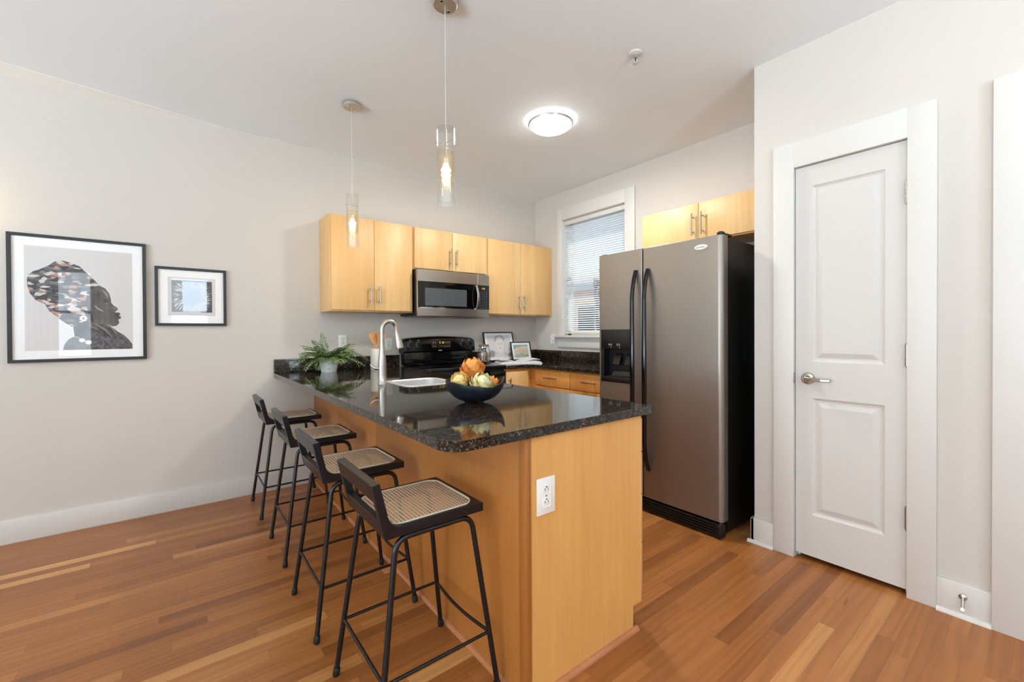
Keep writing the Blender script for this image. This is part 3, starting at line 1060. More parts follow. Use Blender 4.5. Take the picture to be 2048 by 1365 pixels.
# dispenser
mb = MB()
iy0, iy1, iz0, iz1 = 1.846, 2.094, .898, 1.098
mb.box(fxf - .004, fxf + .010, oy0, oy1, iz1, oz1, .002).box(fxf - .004, fxf + .010, oy0, oy1, oz0, iz0, .002)
mb.box(fxf - .004, fxf + .010, oy0, iy0, iz0, iz1).box(fxf - .004, fxf + .010, iy1, oy1, iz0, iz1)
di = obj('dispenser', mb, 'black', fz)
mb = MB().box(fxf + .060, fxf + .064, iy0, iy1, iz0, iz1).box(fxf + .004, fxf + .064, iy0 - .003, iy0, iz0, iz1).box(fxf + .004, fxf + .064, iy1, iy1 + .003, iz0, iz1)
mb.box(fxf + .004, fxf + .064, iy0, iy1, iz0 - .003, iz0).box(fxf + .004, fxf + .064, iy0, iy1, iz1, iz1 + .003)
obj('recess', mb, 'recess_black', di)
for py_ in (2.005, 1.900):
    obj('paddle', MB().prism([(fxf + .056, 1.07), (fxf + .030, 1.03), (fxf + .016, .985), (fxf + .022, .980), (fxf + .040, 1.02), (fxf + .060, 1.05)], 'y', py_ - .030, py_ + .030), 'black', di, bevel=.003)
mb = MB().prism(arc_pts(fxf + .05, .899, .045, 90, 180, 8) + [(fxf + .05, .899)], 'y', 1.86, 2.03)
obj('drip_tray', mb, 'black', di, bevel=.002)
for yc in (2.046, 2.028, 1.973, 1.955):
    mb = MB().lathe([(0, 0), (.0062, 0), (.0062, .001), (0, .001)], (fxf - .0038, yc, 1.128), 14, 0, RX)
    for q in (-.004, .004):
        mb.box(fxf - .0046, fxf - .0038, yc + q - .0015, yc + q + .0015, 1.1335, 1.139)
    obj('button', mb, 'mark_grey', di)
for y_ in (2.030, 1.954):
    obj('indicator', MB().box(fxf - .0046, fxf - .0038, y_ - .004, y_ + .004, 1.108, 1.116), 'mark_grey', di)


def fridge_handle(door, y, z0, z1, name='handle'):
    n, mb = 28, MB()
    vv = []
    for i in range(n + 1):
        q = i / n
        z = z0 + (z1 - z0) * q
        e = min(1.0, math.sin(PI * q) * 2.6)
        xo = fxf - .004 - .046 * e ** .7
        w = .013 + .005 * (1 - abs(2 * q - 1))
        dpt = .014
        ring = [(xo + dpt * math.cos(a), y + w * math.sin(a), z) for a in [2 * PI * k / 14 for k in range(14)]]
        vv += ring
    ff = []
    for i in range(n):
        for k in range(14):
            ff.append((i * 14 + k, i * 14 + (k + 1) % 14, (i + 1) * 14 + (k + 1) % 14, (i + 1) * 14 + k))
    ff += [tuple(range(14)), tuple(range(n * 14, n * 14 + 14))]
    mb.add(vv, ff)
    return obj(name, mb, 'black_gloss', door, smooth=50)


fridge_handle(fz, 1.812, .285, 1.648)
fridge_handle(fd, 1.716, .285, 1.648)
# maker badge: white oval, its lettering too small to read
mb = MB().lathe([(0, 0), (1, 0), (1, .003), (.92, .0045), (0, .0045)], (0, 0, 0), 36, 0, RX)
mb.v = [(x + fxf - .0005, y * .042 + 1.346, z * .0165 + 1.734) for x, y, z in mb.v]
bd = obj('badge', mb, 'badge_white', fd)
mb = MB()
for i in range(9):
    mb.box(fxf - .0058, fxf - .0049, 1.372 - i * .006, 1.3752 - i * .006, 1.731, 1.7365 + (.003 if i in (0, 3, 6) else 0))
obj('badge_lettering', mb, 'mark_grey', bd)
# base grille
mb = MB().box(fxf - .014, fxf + .05, f0 + .004, f1 - .004, .008, .026, .004)
for i in range(4):
    mb.box(fxf - .016 + .002 * i, fxf + .03, f0 + .02, f1 - .008, .030 + i * .015, .040 + i * .015, .002)
mb.box(fxf - .022, fxf + .05, f0 + .002, f0 + .028, .004, .082, .008)
obj('base_grille', mb, 'black', t)
mb = MB().box(fxf + .002, fxf + .012, f0 + .003, f0 + .020, .080, .094).box(fxf + .02, fxf + .024, f0 + .001, f0 + .006, .045, .094)
obj('lower_hinge', mb, 'chrome', t)
mb = MB().box(fxf + .030, fxf + .135, f0 + .004, f0 + .050, ftop, ftop + .014, .005).box(fxf + .012, fxf + .055, f0 + .008, f0 + .040, ftop, ftop + .022, .006)
obj('hinge_cover', mb, 'black', t)
mb = MB().box(fxf + .030, fxf + .135, f1 - .050, f1 - .004, ftop, ftop + .012, .005)
obj('hinge_cover', mb, 'black', t)

# ------------------------------------------------------------------ peninsula and base cabinets
pxl, pxr, pyf = .894, 1.517, 1.0766
CB, CT = .880, .914
t = thing('peninsula_cabinet', 'maple peninsula cabinet under the dark worktop, scuffed end facing the camera', 'cabinet', ((pxl + pxr) / 2, 2.4, 0))
obj('body', MB().box(pxl + .012, 1.466, pyf + .012, D - .001, .0, .1).box(pxl + .012, pxr - .001, pyf + .012, D - .001, .1, .62).box(pxl + .012, pxr - .001, pyf + .012, 2.27, .62, CB - .002).box(pxl + .012, pxr - .001, 2.70, D - .001, .62, CB - .002), 'maple_base', t, smooth=0)
L = [(pxl + .026, 0), (1.466, 0), (1.466, .100), (pxr, .100), (pxr, CB - .001), (pxl + .026, CB - .001)]
obj('end_panel', MB().prism(L, 'y', pyf, pyf + .012), 'maple_end', t, bevel=.0008)
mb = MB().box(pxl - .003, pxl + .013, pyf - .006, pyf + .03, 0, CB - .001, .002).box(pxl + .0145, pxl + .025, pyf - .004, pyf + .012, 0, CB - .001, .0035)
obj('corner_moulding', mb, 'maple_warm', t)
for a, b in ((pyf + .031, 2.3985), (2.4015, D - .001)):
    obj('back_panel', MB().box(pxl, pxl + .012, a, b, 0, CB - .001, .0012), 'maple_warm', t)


def quarter(parent, axis, fixed, a, b, sgn):
    r = .015
    L = [(fixed, 0)] + [(fixed + sgn * r * math.cos(q * PI / 16), r * math.sin(q * PI / 16)) for q in range(9)]
    return obj('base_moulding', MB().prism(L, axis, a, b), 'quarter_round', parent)


quarter(t, 'y', pxl, pyf - .019, D - .001, -1)
L = [(pyf, 0)] + [(pyf - .017 * math.cos(q * PI / 16), .017 * math.sin(q * PI / 16)) for q in range(9)]
obj('base_moulding', MB().prism(L, 'x', pxl - .019, 1.486), 'quarter_round', t)
obj('face_frame', MB().box(pxr, pxr + .006, pyf, 3.16, .1, CB - .001, .001), 'maple_edge', t)
for za, zb_, hz_ in ((.725, .862, .795), (.546, .718, .632), (.342, .540, .44), (.115, .336, .225)):
    d = obj('drawer', MB().box(pxr + .0065, pxr + .022, pyf + .006, 1.50, za, zb_, .0015), 'maple_base', t)
    bar_handle(d, (pxr + .022, 1.21, hz_), (pxr + .022, 1.37, hz_), (1, 0, 0))
for a, b, hy_ in ((1.506, 1.93, 1.89), (1.936, 2.36, 1.976), (2.366, 2.79, 2.75), (2.796, 3.13, 2.836)):
    d = obj('door', MB().box(pxr + .0065, pxr + .022, a, b, .115, .862, .0015), 'maple_base', t)
    bar_handle(d, (pxr + .022, hy_, .66), (pxr + .022, hy_, .81), (1, 0, 0))
obj('filler_panel', MB().box(pxr, rx0 - .008, 3.175, 3.19, .1, CB - .001), 'maple_base', t)

t = thing('base_cabinet', 'maple base cabinet with one narrow door right of the black range', 'cabinet', (2.56, 3.5, 0), 'maple base cabinets')
obj('body', MB().box(2.404, W - .001, 3.196, D - .001, .1, CB - .002).box(2.404, W - .001, 3.25, D - .001, 0, .1), 'maple_base', t, smooth=0)
obj('face_frame', MB().box(2.404, 2.72, 3.190, 3.196, .1, CB - .002), 'maple_base', t)
d = obj('door', MB().box(2.414, 2.680, 3.172, 3.1895, .115, .853, .0015), 'maple', t)
bar_handle(d, (2.443, 3.172, .655), (2.443, 3.172, .795), (0, -1, 0))
t = thing('base_cabinet', 'maple base cabinet with two drawers under the kitchen window', 'cabinet', (3.0, 2.66, 0), 'maple base cabinets')
obj('body', MB().box(2.728, W - .001, 2.162, 3.189, .1, CB - .002).box(2.79, W - .001, 2.162, 3.189, 0, .1), 'maple_base', t, smooth=0)
for a, b in ((2.650, 3.105), (2.182, 2.642)):
    d = obj('drawer', MB().box(2.710, 2.7275, a, b, .722, .864, .0015), 'maple_base', t)
    bar_handle(d, (2.710, (a + b) / 2 - .08, .800), (2.710, (a + b) / 2 + .08, .800), (-1, 0, 0))
    d = obj('door', MB().box(2.710, 2.7275, a, b, .115, .714, .0015), 'maple_base', t)
    bar_handle(d, (2.710, a + .04, .52), (2.710, a + .04, .67), (-1, 0, 0))

# worktops
sx0, sx1, sy0, sy1 = 1.056, 1.375, 2.315, 2.640           # sink opening
cxl, cxr, cyf = .6024, 1.5776, 1.0594
outer = [(cxl, D - .001)] + arc_pts(cxl + .07, cyf + .07, .07, 180, 270, 8) + arc_pts(cxr - .012, cyf + .012, .012, 270, 360, 4) + [(cxr, 3.16), (rx0 - .006, 3.16), (rx0 - .006, D - .001)]
t = thing('worktop', 'dark granite worktop of the peninsula with the sink cut in it', 'worktop', (1.09, 2.4, CB), 'dark granite worktops')
wt = obj('slab', MB().prism(outer, 'z', CB, CT, 0, (rrect(sx0, sx1, sy0, sy1, .055, 6),)), 'granite', t, bevel=.004)
obj('backsplash', MB().box(cxl, rx0 - .006, D - .021, D - .001, CT, 1.020, .002), 'granite', t)
outer = [(2.4045, D - .001), (2.4045, 3.158), (2.62, 3.158)] + arc_pts(2.62, 3.088, .07, 90, 0, 6) + [(2.69, 2.160), (W - .001, 2.160), (W - .001, D - .001)]
t = thing('worktop', 'dark granite corner worktop right of the range under the window', 'worktop', (2.9, 3.2, CB), 'dark granite worktops')
obj('slab', MB().prism(outer, 'z', CB, CT), 'granite', t, bevel=.004)
obj('backsplash', MB().box(2.4045, W - .001, D - .021, D - .001, CT, 1.020, .002).box(W - .021, W - .001, 2.16, D - .021, CT, 1.020, .002), 'granite', t)

# sink and faucet
t = thing('sink', 'stainless steel sink bowl set into the peninsula worktop', 'sink', ((sx0 + sx1) / 2, (sy0 + sy1) / 2, CB - .2))
rings = [(-.020, CT + .0005, .06), (-.019, CT + .004, .06), (-.003, CT + .0045, .055), (.004, CT - .002, .055), (.005, CB - .02, .055), (.010, CB - .17, .05), (.030, CB - .195, .045), (.09, CB - .20, .04)]
vv, ff = [], []
for off, z, r in rings:
    vv += [(x, y, z) for x, y in rrect(sx0 + off, sx1 - off, sy0 + off, sy1 - off, r, 6)]
m_ = len(vv) // len(rings)
for j in range(len(rings) - 1):
    for i in range(m_):
        ff.append((j * m_ + i, j * m_ + (i + 1) % m_, (j + 1) * m_ + (i + 1) % m_, (j + 1) * m_ + i))
ff.append(tuple(range((len(rings) - 1) * m_, len(rings) * m_)))
obj('basin', MB().add(vv, ff), 'sink_steel', t)
obj('drain', MB().lathe([(0, CB - .199), (.04, CB - .199), (.043, CB - .197), (.045, CB - .1995)], ((sx0 + sx1) / 2, (sy0 + sy1) / 2, 0), 28), 'chrome', t)

qx, qy = .992, 2.556
t = thing('faucet', 'brushed nickel gooseneck faucet at the peninsula sink', 'faucet', (qx, qy, CT))
obj('body', MB().lathe([(.0, CT), (.0285, CT), (.0285, CT + .004), (.025, CT + .007), (.0245, CT + .05), (.0255, CT + .10), (.0245, CT + .14), (.019, CT + .19), (.0145, CT + .225), (.0135, CT + .232), (0, CT + .232)], (qx, qy, 0), 32), 'nickel', t, smooth=50)
path = [(qx, qy, CT + .225), (qx, qy, CT + .33)]
R_ = .047
path += [(qx + R_ - R_ * math.cos(a * PI / 16), qy, CT + .330 + R_ * 1.12 * math.sin(a * PI / 16)) for a in range(1, 15)]
path += [(qx + 2 * R_ + .002, qy, CT + .305)]
obj('spout', MB().tube(path, .0135, 18), 'nickel', t, smooth=60)
sp = Vector((qx + 2 * R_ + .001, qy, CT + .312))
dr = Vector((.20, 0, -1)).normalized()
obj('spray_head', MB().tube([sp, sp + dr * .02, sp + dr * .055, sp + dr * .085, sp + dr * .098, sp + dr * .1], [.0145, .0155, .021, .0245, .0245, .021], 20), 'nickel', t, smooth=50)
obj('lever', MB().tube([(qx - .02, qy + .006, CT + .095), (qx - .036, qy + .012, CT + .095), (qx - .05, qy + .020, CT + .104), (qx - .062, qy + .028, CT + .118)], [.011, .0105, .007, .004], 14), 'nickel', t, smooth=60)

# ------------------------------------------------------------------ lamps
def pendant(x, y, dz, label):
    t = thing('pendant_lamp', label, 'pendant lamp', (x, y, H), 'glass pendant lamps over the peninsula')
    c = (x, y, 0)
    can = obj('canopy', MB().lathe([(0, H - .001), (.056, H - .001), (.058, H - .006), (.057, H - .022), (.052, H - .027), (0, H - .027)], c, 40), 'canopy_nickel', t, smooth=40)
    for a in (0.6, 0.6 + PI):
        mb = MB().lathe([(0, H - .027), (.006, H - .027), (.006, H - .031), (0, H - .031)], (x + .034 * math.cos(a), y + .034 * math.sin(a), 0), 12)
        obj('screw', mb, 'chrome', can)
    obj('cord', MB().cyl((x, y, H - .027), (x, y, 2.128 + dz), .0018, 8), 'cord_grey', t)
    mb = MB().cyl((x, y, 2.150 + dz), (x, y, 2.012 + dz), .0038, 12)
    obj('stem', mb, 'nickel', t)
    mb = MB()
    for k in range(3):
        a = 2.62 + k * 2 * PI / 3
        mb.cyl((x, y, 2.090 + dz), (x + .050 * math.cos(a), y + .050 * math.sin(a), 2.090 + dz), .0016, 8)
    mb.lathe([(0, 2.096 + dz), (.006, 2.096 + dz), (.006, 2.084 + dz), (0, 2.084 + dz)], c, 12)
    obj('spider', mb, 'nickel', t)
    ro, th = .0415, .0022
    obj('outer_shade', MB().lathe([(ro, 2.158 + dz), (ro, 1.812 + dz), (ro - th, 1.812 + dz), (ro - th, 2.158 + dz), (ro, 2.158 + dz)], c, 40), 'lamp_glass', t, smooth=40)
    ri = .0365
    obj('inner_shade', MB().lathe([(ri, 2.050 + dz), (ri, 1.902 + dz), (ri - th, 1.902 + dz), (ri - th, 2.050 + dz), (ri, 2.050 + dz)], c, 40), 'amber_glass', t, smooth=40)
    obj('socket', MB().lathe([(0, 2.022 + dz), (.009, 2.022 + dz), (.011, 1.998 + dz), (0, 1.998 + dz)], c, 20), 'ivory', t)
    b = obj('bulb', MB().lathe([(0, 1.999 + dz), (.010, 1.998 + dz), (.013, 1.986 + dz), (.0225, 1.969 + dz), (.0, 1.969 + dz)], c, 24), 'bulb', t)
    obj('bulb_lens', MB().lathe([(0, 1.9688 + dz), (.0225, 1.9688 + dz), (.021, 1.964 + dz), (0, 1.962 + dz)], c, 24), 'bulb_lens', b)
    point_light('pendant_light', (x, y, 1.945 + dz), 3.0, (1.0, .84, .62), .02, t)


pendant(.931, 2.902, -.015, 'glass pendant lamp hanging farther back over the sink end of the peninsula')
pendant(.981, 1.737, 0.0, 'glass pendant lamp hanging nearer over the bowl of artichokes')

fxc, fyc = 2.136, 2.267
t = thing('ceiling_light', 'lit round flush ceiling light over the kitchen', 'ceiling light', (fxc, fyc, H))
obj('pan', MB().lathe([(0, H - .0005), (.115, H - .0005), (.115, H - .012), (0, H - .012)], (fxc, fyc, 0), 48), 'white', t)
obj('diffuser', MB().lathe([(.120, H - .006), (.149, H - .006), (.150, H - .026), (.144, H - .040), (.123, H - .054), (.088, H - .064), (.044, H - .069), (0, H - .070)], (fxc, fyc, 0), 56), 'diffuser', t, smooth=60)
obj('ring', MB().lathe([(.1515, H - .016), (.161, H - .016), (.163, H - .024), (.158, H - .034), (.1515, H - .034), (.1515, H - .016)], (fxc, fyc, 0), 56), 'steel_light', t, smooth=40)
cl = area_light('ceiling_light_glow', (fxc, fyc, H - .075), (fxc, fyc, 0), .2, .2, 20, (1.0, .97, .92))
cl.data.shape = 'DISK'
cl.parent = t
cl.location = (0, 0, -.075)

sx, sy = 1.984, 1.432
t = thing('sprinkler', 'small white fire sprinkler head on the ceiling', 'sprinkler', (sx, sy, H))
obj('escutcheon', MB().lathe([(0, H - .0005), (.034, H - .0005), (.032, H - .006), (.016, H - .014), (0, H - .014)], (sx, sy, 0), 32), 'white', t)
mb = MB().lathe([(0, H - .014), (.010, H - .014), (.010, H - .030), (.006, H - .032), (0, H - .032)], (sx, sy, 0), 16)
for s in (-1, 1):
    mb.tube([(sx + s * .009, sy, H - .028), (sx + s * .014, sy, H - .042), (sx + s * .004, sy, H - .056)], .0028, 8)
mb.lathe([(0, H - .054), (.006, H - .054), (.006, H - .058), (0, H - .058)], (sx, sy, 0), 12)
obj('frame', mb, 'steel_light', t)
obj('glass_bulb', MB().cyl((sx, sy, H - .032), (sx, sy, H - .055), .003, 8), 'slot', t)
mb = MB().lathe([(0, H - .058), (.017, H - .058), (.0165, H - .060), (0, H - .060)], (sx, sy, 0), 24)
obj('deflector', mb, 'steel_light', t)

# a lit globe lamp of the living room, just outside the picture, and a wall lamp left of the pictures
gx, gy, gz = 1.74, 0.0, 2.50
t = thing('globe_lamp', 'clear globe ceiling lamp of the living room, outside the picture', 'ceiling lamp', (gx, gy, H))
obj('canopy', MB().lathe([(0, H - .001), (.06, H - .001), (.055, H - .02), (0, H - .02)], (gx, gy, 0), 32), 'steel', t)
obj('stem', MB().cyl((gx, gy, H - .02), (gx, gy, gz + .08), .006, 10), 'steel', t)
obj('globe', MB().lathe([(.02, gz + .09)] + [(.10 * math.sin(a * PI / 14), gz + .10 * math.cos(a * PI / 14)) for a in range(2, 15)], (gx, gy, 0), 32), 'lamp_glass', t, smooth=60)
point_light('globe_lamp_light', (gx, gy, gz), 3, (1.0, .95, .88), .045, t)
t = thing('added_uplight_lamp', 'unseen lamp added behind the camera to brighten the ceiling', 'floor lamp', (UPX, UPY, 0))  # added for its light, stands out of view
obj('base', MB().lathe([(0, 0), (.14, 0), (.14, .012), (.02, .025), (0, .025)], (UPX, UPY, 0), 36), 'nickel', t)
obj('pole', MB().cyl((UPX, UPY, .02), (UPX, UPY, UPZ - .12), .012, 14), 'nickel', t)
obj('added_uplight_shade', MB().lathe([(.02, UPZ - .13), (.12, UPZ - .09), (.21, UPZ - .005), (.205, UPZ - .005), (.115, UPZ - .08), (.0, UPZ - .12)], (UPX, UPY, 0), 36), 'white', t)
lx, lz = -.97, 1.98
t = thing('wall_lamp', 'wall lamp left of the large portrait, just outside the picture', 'wall lamp', (lx, D, lz))
obj('backplate', MB().lathe([(0, 0), (.05, 0), (.05, .012), (0, .014)], (lx, D, lz), 28, 0, Matrix.Rotation(PI / 2, 3, 'X')), 'nickel', t)
obj('arm', MB().cyl((lx, D - .01, lz), (lx, D - .09, lz), .007, 10), 'nickel', t)
obj('shade', MB().lathe([(.045, lz + .07), (.06, lz - .07), (.057, lz - .07), (.042, lz + .07), (.045, lz + .07)], (lx, D - .10, 0), 32), 'lamp_glass', t, smooth=40)
point_light('wall_lamp_light', (lx, D - .10, lz), 1.6, (1.0, .86, .58), .03, t)


# ------------------------------------------------------------------ pictures on the back wall
def framed(name, label, cat, x0, x1, z0, z1, bar, y=D - .002, depth=.020):
    t = thing(name, label, cat, ((x0 + x1) / 2, y, z0), 'framed pictures on the back wall')
    yf = y - depth
    mb = MB()
    o = [(x0, z0), (x1, z0), (x1, z1), (x0, z1)]
    i_ = [(x0 + bar, z0 + bar), (x1 - bar, z0 + bar), (x1 - bar, z1 - bar), (x0 + bar, z1 - bar)]
    for k in range(4):
        n_ = (k + 1) % 4
        mb.prism([o[k], o[n_], i_[n_], i_[k]], 'y', yf, y)
    obj('frame', mb, 'frame_black', t, bevel=.0012)
    obj('mat_board', MB().box(x0 + bar - .001, x1 - bar + .001, y - .009, y - .001, z0 + bar - .001, z1 - bar + .001), 'paper', t, smooth=0)
    obj('glass', MB().box(x0 + bar, x1 - bar, y - depth + .005, y - depth + .007, z0 + bar, z1 - bar), 'pane', t, smooth=0)
    return t


def flat(mb, pts, y, mi):
    """filled flat shape printed on paper facing -y"""
    bm = bmesh.new()
    vs = [bm.verts.new((x, y, z)) for x, z in pts]
    es = [bm.edges.new((vs[i], vs[(i + 1) % len(vs)])) for i in range(len(vs))]
    bmesh.ops.triangle_fill(bm, edges=es, use_beauty=True)
    mb.addbm(bm, mi)


def disc(x, z, r, n=16, sq=1.0):
    return [(x + r * math.cos(2 * PI * i / n), z + r * sq * math.sin(2 * PI * i / n)) for i in range(n)]


def stroke(mb, pts, w, y, mi):
    """flat brush stroke along a 2-D polyline, tapering at both ends"""
    n_ = len(pts)
    L_, R2 = [], []
    for i, (x, z) in enumerate(pts):
        a, b = pts[max(0, i - 1)], pts[min(n_ - 1, i + 1)]
        dx, dz = b[0] - a[0], b[1] - a[1]
        l = math.hypot(dx, dz) or 1
        ww = w * (.35 + .65 * math.sin(PI * i / (n_ - 1)))
        L_.append((x - dz / l * ww, z + dx / l * ww))
        R2.append((x + dz / l * ww, z - dx / l * ww))
    mb.add([(x, y, z) for x, z in L_ + R2], [(i, i + 1, n_ + i + 1, n_ + i) for i in range(n_ - 1)], mi)


def wrap_mat():
    k = NT('patterned_headwrap_print')
    p = k.objco()
    s = k.scale(p, 1, 1, 1)
    rot = k.new('ShaderNodeMapping', {'Vector': s, 'Rotation': (0, .62, 0), 'Scale': (34, 1, 74)}).outputs[0]
    w = k.noise(p, 9.0, 3).outputs[1]
    pv = k.new('ShaderNodeVectorMath', {0: rot, 1: k.scale(w, 2.2, 2.2, 2.2)}, operation='ADD').outputs[0]
    v = k.new('ShaderNodeTexVoronoi', {'Vector': pv, 'Scale': 1.0}).outputs['Color']
    v = k.new('ShaderNodeSeparateColor', {0: v}).outputs[0]
    n_ = k.new('ShaderNodeValToRGB')
    n_.color_ramp.interpolation = 'CONSTANT'
    k.put(n_.inputs[0], v)
    e = n_.color_ramp.elements
    stops = [(0, rgb(46, 44, 46)), (.34, rgb(92, 90, 94)), (.52, rgb(66, 62, 62)), (.66, rgb(206, 200, 194)), (.80, rgb(186, 138, 112)), (.90, rgb(120, 116, 118))]
    while len(e) < len(stops):
        e.new(.5)
    for el, (a, c) in zip(e, stops):
        el.position, el.color = a, c
    k.set(Base_Color=n_.outputs[0], Roughness=.7)
    return k.m


def tone_mat(name, a, b, sc, dirv=None):
    k = NT(name)
    n_ = k.noise(k.scale(k.objco(), *(dirv or (1, 1, 1))), sc, 4, .6).outputs[0]
    k.set(Base_Color=k.ramp(n_, [(.32, a), (.68, b)]), Roughness=.7)
    return k.m


M['wrap'] = wrap_mat()
M['skin_print'] = tone_mat('dark_skin_print', rgb(52, 49, 48), rgb(104, 98, 95), 11)
M['skin_dark'] = plain('deep_shadow_print', rgb(34, 32, 32), .7)
M['skin_light'] = plain('highlight_print', rgb(150, 143, 138), .7)
M['shirt_print'] = tone_mat('dark_patterned_shirt_print', rgb(38, 36, 40), rgb(112, 108, 112), 60)
M['white_print'] = plain('pale_print', rgb(226, 222, 218), .7)

t = framed('framed_picture', 'large black framed portrait of a woman in a patterned headwrap', 'picture', -.772, -.153, 1.058, 1.827, .018)
yp = D - .0112
mb = MB()
mb.add([(-.704, yp, 1.127), (-.222, yp, 1.127), (-.222, yp, 1.758), (-.704, yp, 1.758)], [(0, 1, 2, 3)], 0)
WRAP = [(-.693, 1.556), (-.687, 1.581), (-.669, 1.603), (-.641, 1.618), (-.604, 1.644), (-.578, 1.67), (-.541, 1.679), (-.497, 1.665), (-.468, 1.649), (-.442, 1.615), (-.413, 1.581), (-.377, 1.534), (-.406, 1.524), (-.425, 1.483), (-.435, 1.427), (-.44, 1.362), (-.445, 1.32), (-.471, 1.288), (-.507, 1.273), (-.539, 1.298), (-.568, 1.33), (-.603, 1.367), (-.621, 1.409), (-.657, 1.429), (-.681, 1.47), (-.691, 1.512)]
NECK = [(-.501, 1.273), (-.471, 1.288), (-.441, 1.362), (-.408, 1.39), (-.367, 1.335), (-.354, 1.288), (-.368, 1.241), (-.436, 1.195), (-.495, 1.21), (-.498, 1.242)]
FACE = [(-.377, 1.534), (-.353, 1.519), (-.335, 1.487), (-.327, 1.45), (-.327, 1.431), (-.315, 1.41), (-.296, 1.396), (-.295, 1.382), (-.308, 1.371), (-.305, 1.365), (-.289, 1.367), (-.282, 1.352), (-.291, 1.345), (-.278, 1.337), (-.283, 1.325), (-.294, 1.321), (-.288, 1.3), (-.299, 1.281), (-.32, 1.275), (-.344, 1.289), (-.375, 1.288), (-.408, 1.292), (-.435, 1.286), (-.441, 1.353), (-.435, 1.427), (-.425, 1.483), (-.406, 1.524)]
SHIRT = [(-.547, 1.128), (-.54, 1.161), (-.524, 1.192), (-.501, 1.21), (-.472, 1.201), (-.436, 1.242), (-.409, 1.26), (-.368, 1.251), (-.306, 1.249), (-.264, 1.217), (-.242, 1.188), (-.226, 1.159), (-.225, 1.128)]
HAND = [(-.435, 1.288), (-.42, 1.295), (-.398, 1.299), (-.368, 1.277), (-.353, 1.296), (-.33, 1.277), (-.306, 1.253), (-.291, 1.227), (-.299, 1.198), (-.32, 1.196), (-.344, 1.218), (-.369, 1.213), (-.402, 1.237), (-.427, 1.26)]
e = .00012
flat(mb, NECK, yp - e, 3)
flat(mb, SHIRT, yp - 2 * e, 5)
flat(mb, FACE, yp - 2 * e, 2)
flat(mb, WRAP, yp - 3 * e, 1)
flat(mb, HAND, yp - 3 * e, 2)
for a, b in (((-.432, 1.28), (-.35, 1.222)), ((-.405, 1.292), (-.322, 1.205)), ((-.352, 1.288), (-.302, 1.224))):
    m_ = ((a[0] + b[0]) / 2 + .006, (a[1] + b[1]) / 2 + .008)
    stroke(mb, [a, m_, b], .0028, yp - 4 * e, 4)
    stroke(mb, [(a[0] - .008, a[1] - .012), (m_[0] - .008, m_[1] - .013), (b[0] - .006, b[1] - .008)], .004, yp - 4 * e, 3)
stroke(mb, [(-.372, 1.440), (-.352, 1.447), (-.334, 1.440)], .0040, yp - 4 * e, 3)      # brow, eye, cheek, lips
flat(mb, disc(-.350, 1.432, .011, 14, .42), yp - 4 * e, 3)
stroke(mb, [(-.362, 1.425), (-.350, 1.422), (-.340, 1.425)], .0018, yp - 5 * e, 4)
stroke(mb, [(-.322, 1.398), (-.310, 1.392), (-.300, 1.386)], .0032, yp - 4 * e, 4)
stroke(mb, [(-.312, 1.352), (-.297, 1.349), (-.286, 1.349)], .0030, yp - 4 * e, 3)
stroke(mb, [(-.405, 1.408), (-.385, 1.385), (-.362, 1.372)], .0065, yp - 4 * e, 4)
stroke(mb, [(-.366, 1.505), (-.350, 1.485), (-.342, 1.462)], .0060, yp - 4 * e, 4)
stroke(mb, [(-.430, 1.40), (-.424, 1.35), (-.415, 1.305)], .010, yp - 4 * e, 3)
flat(mb, disc(-.462, 1.187, .0145, 18, .85), yp - 4 * e, 6)
flat(mb, disc(-.434, 1.174, .0150, 18, .9), yp - 4 * e, 6)
for k in range(7):
    a = 2 * PI * k / 7
    flat(mb, disc(-.455 + .011 * math.cos(a), 1.325 + .013 * math.sin(a), .0075, 10), yp - 4 * e - k * 1e-5, 6)
for k in range(5):
    x0_ = -.66 + .02 * k
    stroke(mb, [(x0_, 1.46 + .022 * k), (x0_ + .07, 1.44 + .03 * k), (x0_ + .15, 1.43 + .035 * k)], .003, yp - 4 * e, 3)
obj('print', mb, ['print_grey', 'wrap', 'skin_print', 'skin_dark', 'skin_light', 'shirt_print', 'white_print'], t, smooth=0)

t = framed('framed_picture', 'small black framed abstract print right of the large portrait', 'picture', -.109, .296, 1.281, 1.687, .018)
mb = MB()
mb.add([(-.040, yp, 1.352), (.230, yp, 1.352), (.230, yp, 1.620), (-.040, yp, 1.620)], [(0, 1, 2, 3)], 0)
mb.add([(-.020, yp - e, 1.376), (.210, yp - e, 1.376), (.210, yp - e, 1.598), (-.020, yp - e, 1.598)], [(0, 1, 2, 3)], 1)
prng = random.Random(5)
for k in range(260):
    a = prng.uniform(0, 2 * PI)
    r0 = prng.uniform(.055, .10)
    r1_ = r0 + prng.uniform(.015, .045)
    P0 = (.088 + r0 * math.cos(a), 1.487 + r0 * math.sin(a))
    P1_ = (.088 + r1_ * math.cos(a + .05), 1.487 + r1_ * math.sin(a + .05))
    if -.018 < P1_[0] < .208 and 1.378 < P1_[1] < 1.596:
        stroke(mb, [P0, ((P0[0] + P1_[0]) / 2, (P0[1] + P1_[1]) / 2 + .001), P1_], .0010, yp - 3 * e - k * 2e-7, 3)
lef = [(.036 + .012 * (k % 2) * prng.random(), 1.380 + .214 * k / 30) for k in range(31)]
rig = [(.180 - .010 * (k % 2) * prng.random(), 1.594 - .214 * k / 30) for k in range(31)]
flat(mb, lef + rig, yp - 2 * e, 2)  # window mirrored in the glass, painted on as a pale shape
obj('print', mb, ['print_grey', 'ink', 'painted_reflection', 'white_print'], t, smooth=0)


